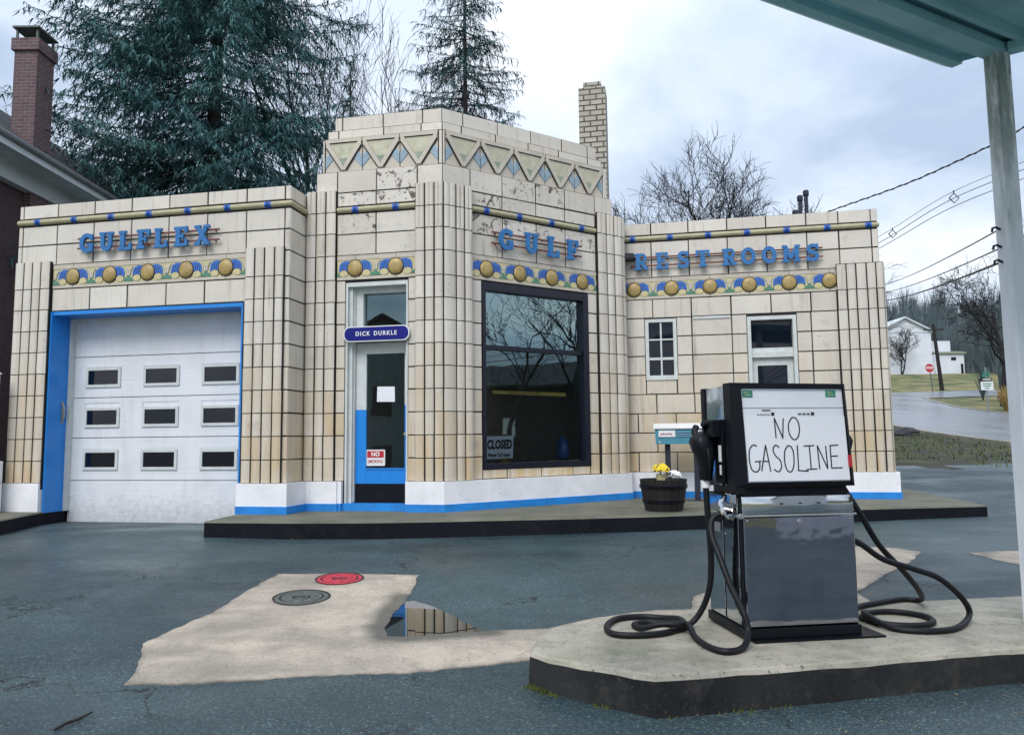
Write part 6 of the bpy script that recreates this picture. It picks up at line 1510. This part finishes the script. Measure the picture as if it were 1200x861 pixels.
m = M()
for k in range(2200):
    x = rnd.uniform(8.5, 15.5); y = rnd.uniform(16.2, 29); 
    if x > 13.0 + (y - 16) * 0.12: continue
    if noise.noise(Vector((x * 0.5, y * 0.5, 1))) < -0.12 + 0.10 * (16.9 - y): continue
    a = rnd.uniform(0, 2 * PI); d = Vector((math.cos(a), math.sin(a), 0)) * 0.02; h = rnd.uniform(0.03, 0.14); z = g0(x, y)
    m.face([(x - d.x, y - d.y, z), (x + d.x, y + d.y, z), (x + rnd.gauss(0, .04), y + rnd.gauss(0, .04), z + h)], tone=rnd.random())
tag(m.build('weeds', 'grassblade'), 'weeds on the strip between the lot and the road', 'weeds', kind='stuff')
m = M()
for k in range(60):
    x, y = rnd.uniform(8.6, 14), rnd.uniform(15.6, 22); s = rnd.uniform(0.012, 0.045); z = g0(x, y); q = [(x + s * math.cos(2 * PI * j / 5) * rnd.uniform(.6, 1.2), y + s * math.sin(2 * PI * j / 5), z + s * 0.1) for j in range(5)]; m.raw(q + [(x, y, z + s * 0.7)], [(j, (j + 1) % 5, 5) for j in range(5)])
tag(m.build('loose_stones', 'iron'), 'grey stones strewn on the weedy strip', 'stones', kind='stuff')

# wooded hillside: one far-off mass
rnd = random.Random(9); m = M()
def far_tree(x, y, h, ever):
    z = g0(x, y); tb = rnd.random() * 0.7
    if ever:
        for i in range(7):
            f = i / 6; r = h * 0.2 * (1.05 - f); c = Vector((x, y, z + h * (0.15 + 0.85 * f)))
            for j in range(6): a = rnd.uniform(0, 2 * PI); m.face([c + Vector((0, 0, h * .12)), c + Vector((r * math.cos(a), r * math.sin(a), -h * .06)), c + Vector((r * math.cos(a + .8), r * math.sin(a + .8), -h * .05))], tone=tb * 0.4)
    else:
        for j in range(44):
            a = rnd.uniform(0, 2 * PI); b = rnd.uniform(0.1, 1.0); base = Vector((x, y, z + h * rnd.uniform(0, 0.5))); d = Vector((math.cos(a) * b * 0.45, math.sin(a) * b * 0.45, 1)).normalized() * h * rnd.uniform(.25, .55); s = Vector((1, -.5, 0)).normalized() * (0.025 + 0.006 * h * rnd.random())
            m.face([base - s, base + s, base + d], tone=min(1, tb + rnd.random() * .4))
for k in range(2600):
    if k < 1900: x, y = rnd.uniform(25, 230), rnd.uniform(96, 260)
    else: x, y = rnd.uniform(62, 110), rnd.uniform(-60, 66)
    if x < 60 and y < 100: continue
    if abs(x - 46) < 7 and y < 97: continue
    far_tree(x, y, rnd.uniform(5, 8.5) if y < 96 else rnd.uniform(6, 13), rnd.random() < 0.0)
for k in range(260):
    x, y = rnd.uniform(51.5, 100), rnd.uniform(72, 96); far_tree(x, y, rnd.uniform(5, 10), False)
for k in range(60): x, y = rnd.uniform(32, 40), rnd.uniform(43, 53); far_tree(x, y, rnd.uniform(1.5, 4), rnd.random() < 0.4)
tag(m.build('hillside_wood', 'wood_far'), 'leafless wood covering the hill beyond the road', 'woodland', kind='stuff')

# ------------------------------------------------------------------ cables
def cable(label, pts, r, sag=0.0, twist=False, group='overhead cables'):
    P = [Vector(p) for p in pts]; out = []
    if len(P) == 2:
        for i in range(25): t_ = i / 24; q = P[0].lerp(P[1], t_); q.z -= sag * 4 * t_ * (1 - t_); out.append(q)
    else: out = crom(P, 10)
    m = M(); m.tube(out, r, 6)
    if twist:
        L = sum((b - a).length for a, b in zip(out, out[1:])); N = int(L / 0.05); hp = []
        for i in range(N + 1):
            f = i / N * (len(out) - 1); k = min(len(out) - 2, int(f)); q = out[k].lerp(out[k + 1], f - k); a = i * 0.9; hp.append(q + Vector((0, math.cos(a), math.sin(a))) * r * 1.3)
        m.tube(hp, r * 0.8, 4)
    o = m.build('overhead_cable', 'wire'); return tag(o, label, 'cable', group)
cable('thick twisted service cable rising from the rest room roof to the upper right', [(6.10, 14.3, 5.20), (6.75, 11.6, 5.06), (7.9, 10.0, 5.62), (11.5, 9.0, 8.3)], 0.010, twist=True)
hp_ = (13.9, 30)
for (lab, za, zb) in (('uppermost thin line of the bundle with diamond spacers', 9.10, 9.75), ('middle line of the bundle with diamond spacers', 8.85, 9.50), ('lowest line of the bundle with diamond spacers', 8.62, 9.20)):
    cable(lab, [(hp_[0], 30, za - 0.75), (15.22, 29.6, za - 0.02), (16.2, 27, zb - 0.02), (17.6, 23, zb + 0.25), (19.5, 18, zb + 1.0)], 0.010 if 'thin' in lab else 0.014)
def spacer(label, x, y, z, s):
    m = M(); m.tube([(x - s, y, z), (x, y, z + s), (x + s, y, z), (x, y, z - s), (x - s, y, z)], 0.02, 5); m.tube([(x, y, z + s), (x, y, z + s * 1.6)], 0.02, 5); return tag(m.build('cable_spacer', 'wire'), label, 'cable spacer', 'diamond spacers on the line')
spacer('diamond cable spacer nearer the station wing', 15.22, 29.6, 8.87, 0.16); spacer('diamond cable spacer further along towards the canopy post', 16.2, 27, 9.48, 0.18)
for lab, za, zb, r in (('upper thin wire running to the canopy post', 6.98, 2.269, 0.005), ('lower thin wire running to the canopy post', 6.78, 2.143, 0.005), ('thick dark wire running lowest to the canopy post', 6.50, 2.05, 0.008)):
    cable(lab, [(13.9, 30, za), (3.235, 4.9, zb)], r, 0.25)
cable('thin wire crossing in front of the big spruce to the brick house', [(-10.6, 16.0, 8.35), (-10.3, 24.0, 9.4)], 0.014)
cable('second thin wire below the first in front of the spruce', [(-10.15, 16.0, 7.75), (-9.9, 24.0, 9.1)], 0.012)
m = M()

# ------------------------------------------------------------------ across the street behind the viewer (seen in the glass and the pump)
def plain_house(label, x, y, w, d, h, rz, wallmat):
    t = thing('clapboard_house', label, 'house', (x, y, g0(x, y) - 0.2), rz, 'houses across the street')
    m = M(); m.box(-w / 2, w / 2, -d / 2, d / 2, 0.3, h); m.prism(Fr(0, -d / 2, 0), [(-w / 2, h), (w / 2, h), (0, h + w * 0.3)], -d, 0.0)
    for k in range(int((h - 0.4) / 0.2)): m.box(-w / 2 - 0.015, w / 2 + 0.015, -d / 2 - 0.015, d / 2 + 0.015, 0.4 + 0.2 * k, 0.42 + 0.2 * k)
    m.build('wall', wallmat, t)
    m = M(); m.box(-w / 2 + .05, w / 2 - .05, -d / 2 + .05, d / 2 - .05, 0.0, 0.3); m.build('footing', 'island_side', t)
    m = M()
    for sg in (-1, 1): m.hexa([(sg * (w / 2 + .4), -d / 2 - .4, h - .2), (0, -d / 2 - .4, h + w * .3 + .02), (0, d / 2 + .4, h + w * .3 + .02), (sg * (w / 2 + .4), d / 2 + .4, h - .2), (sg * (w / 2 + .4), -d / 2 - .4, h - .02), (0, -d / 2 - .4, h + w * .3 + .2), (0, d / 2 + .4, h + w * .3 + .2), (sg * (w / 2 + .4), d / 2 + .4, h - .02)])
    m.build('roof', 'roof_dark', t)
    for k in range(3):
        for zz_ in (1.1, 3.9):
            if zz_ + 1.4 > h: continue
            m = M(); x0 = -w / 2 + w * (k + 0.5) / 3 - 0.45; m.box(x0, x0 + 0.9, d / 2, d / 2 + 0.04, zz_, zz_ + 1.4); m.build('window', 'glass_dark', t)
    return t
plain_house('pale clapboard house across the street behind the viewer, on the left', -17, -15, 9, 8, 5.8, -0.4, 'old_clap')
plain_house('white clapboard house across the street behind the viewer, on the right', 14.5, -12.5, 11, 7, 5.2, 0.6, 'siding')
t = thing('standin_wall', 'low white wall added behind the viewer as a stand-in for the bright pump reflection', 'wall', (8.8, -3.9, g0(8.8, -3.9) - 0.05), 0.6)  # added stand-in, gives the pump door its bright reflected patch
m = M(); m.bbox(-1.0, 1.0, -0.1, 0.1, 0.0, 0.55, 0.01); m.build('wall', 'white_base', t)
m = M(); m.bbox(-1.04, 1.04, -0.14, 0.14, 0.55, 0.62, 0.01); m.build('coping', 'white', t)
# fittings on the pump
def screw(x, y, z, ax):
    m = M()
    if ax == 'y': m.lathe((x, y, z), [(0.007, 0.0), (0.007, 0.003), (0.003, 0.005)], 8, axis='Y')
    else: m.tube([(x, y, z), (x - 0.004, y, z)], 0.007, 8)
    return m.build('screw', 'galv', PU)
for x, z in ((0.035, 0.70), (0.70, 0.70), (0.035, 0.10), (0.70, 0.10)): screw(x, 0.004, z, 'y')
for y, z in ((0.07, 0.10), (0.24, 0.10), (0.07, 0.81), (0.24, 0.60)): screw(-0.004, y, z, 'x')
m = M(); m.lathe((0.368, 0.005, 0.690), [(0.015, 0.0), (0.015, 0.004), (0.011, 0.006)], 14, axis='Y'); m.box(0.3655, 0.3705, -0.0018, 0.0, 0.682, 0.698); m.build('door_lock', 'galv', PU)
m = M(); m.box(-0.0062, -0.0042, 0.31, 0.40, 0.60, 0.66); m.build('data_plate', 'galv', PU)
for q in (1.16, 1.08): m = M(); m.tube([(-0.033, 0.36, q), (-0.037, 0.36, q)], 0.008, 8); m.build('screw', 'galv', PU)
t = thing('added_barn', 'unseen long charcoal building added beyond the road to darken the window reflection', 'added_barn', (47, 1.0, g0(47, 1) - 0.4), 0.12)  # unseen building, added so the lower window pane reflects something dark
m = M(); m.box(0, 12, -17, 17, 0, 6.2); m.prism(Fr(0, -17, 0), [(0, 6.2), (12, 6.2), (6, 8.4)], -34, 0.0)
for k in range(68): m.box(-0.03, 0.0, -17 + 0.5 * k, -16.94 + 0.5 * k, 0.1, 6.15)
m.build('wall', 'pole', t)
m = M()
for sg in (-1, 1): m.hexa([(6 + sg * 6.5, -17.5, 6.05), (6, -17.5, 8.45), (6, 17.5, 8.45), (6 + sg * 6.5, 17.5, 6.05), (6 + sg * 6.5, -17.5, 6.2), (6, -17.5, 8.6), (6, 17.5, 8.6), (6 + sg * 6.5, 17.5, 6.2)])
m.build('roof', 'roof_dark', t)
for y in (-11, -3, 6, 13): m = M(); m.box(-0.05, -0.031, y - 0.6, y + 0.6, 2.2, 3.6); m.build('window', 'trim_white', t)
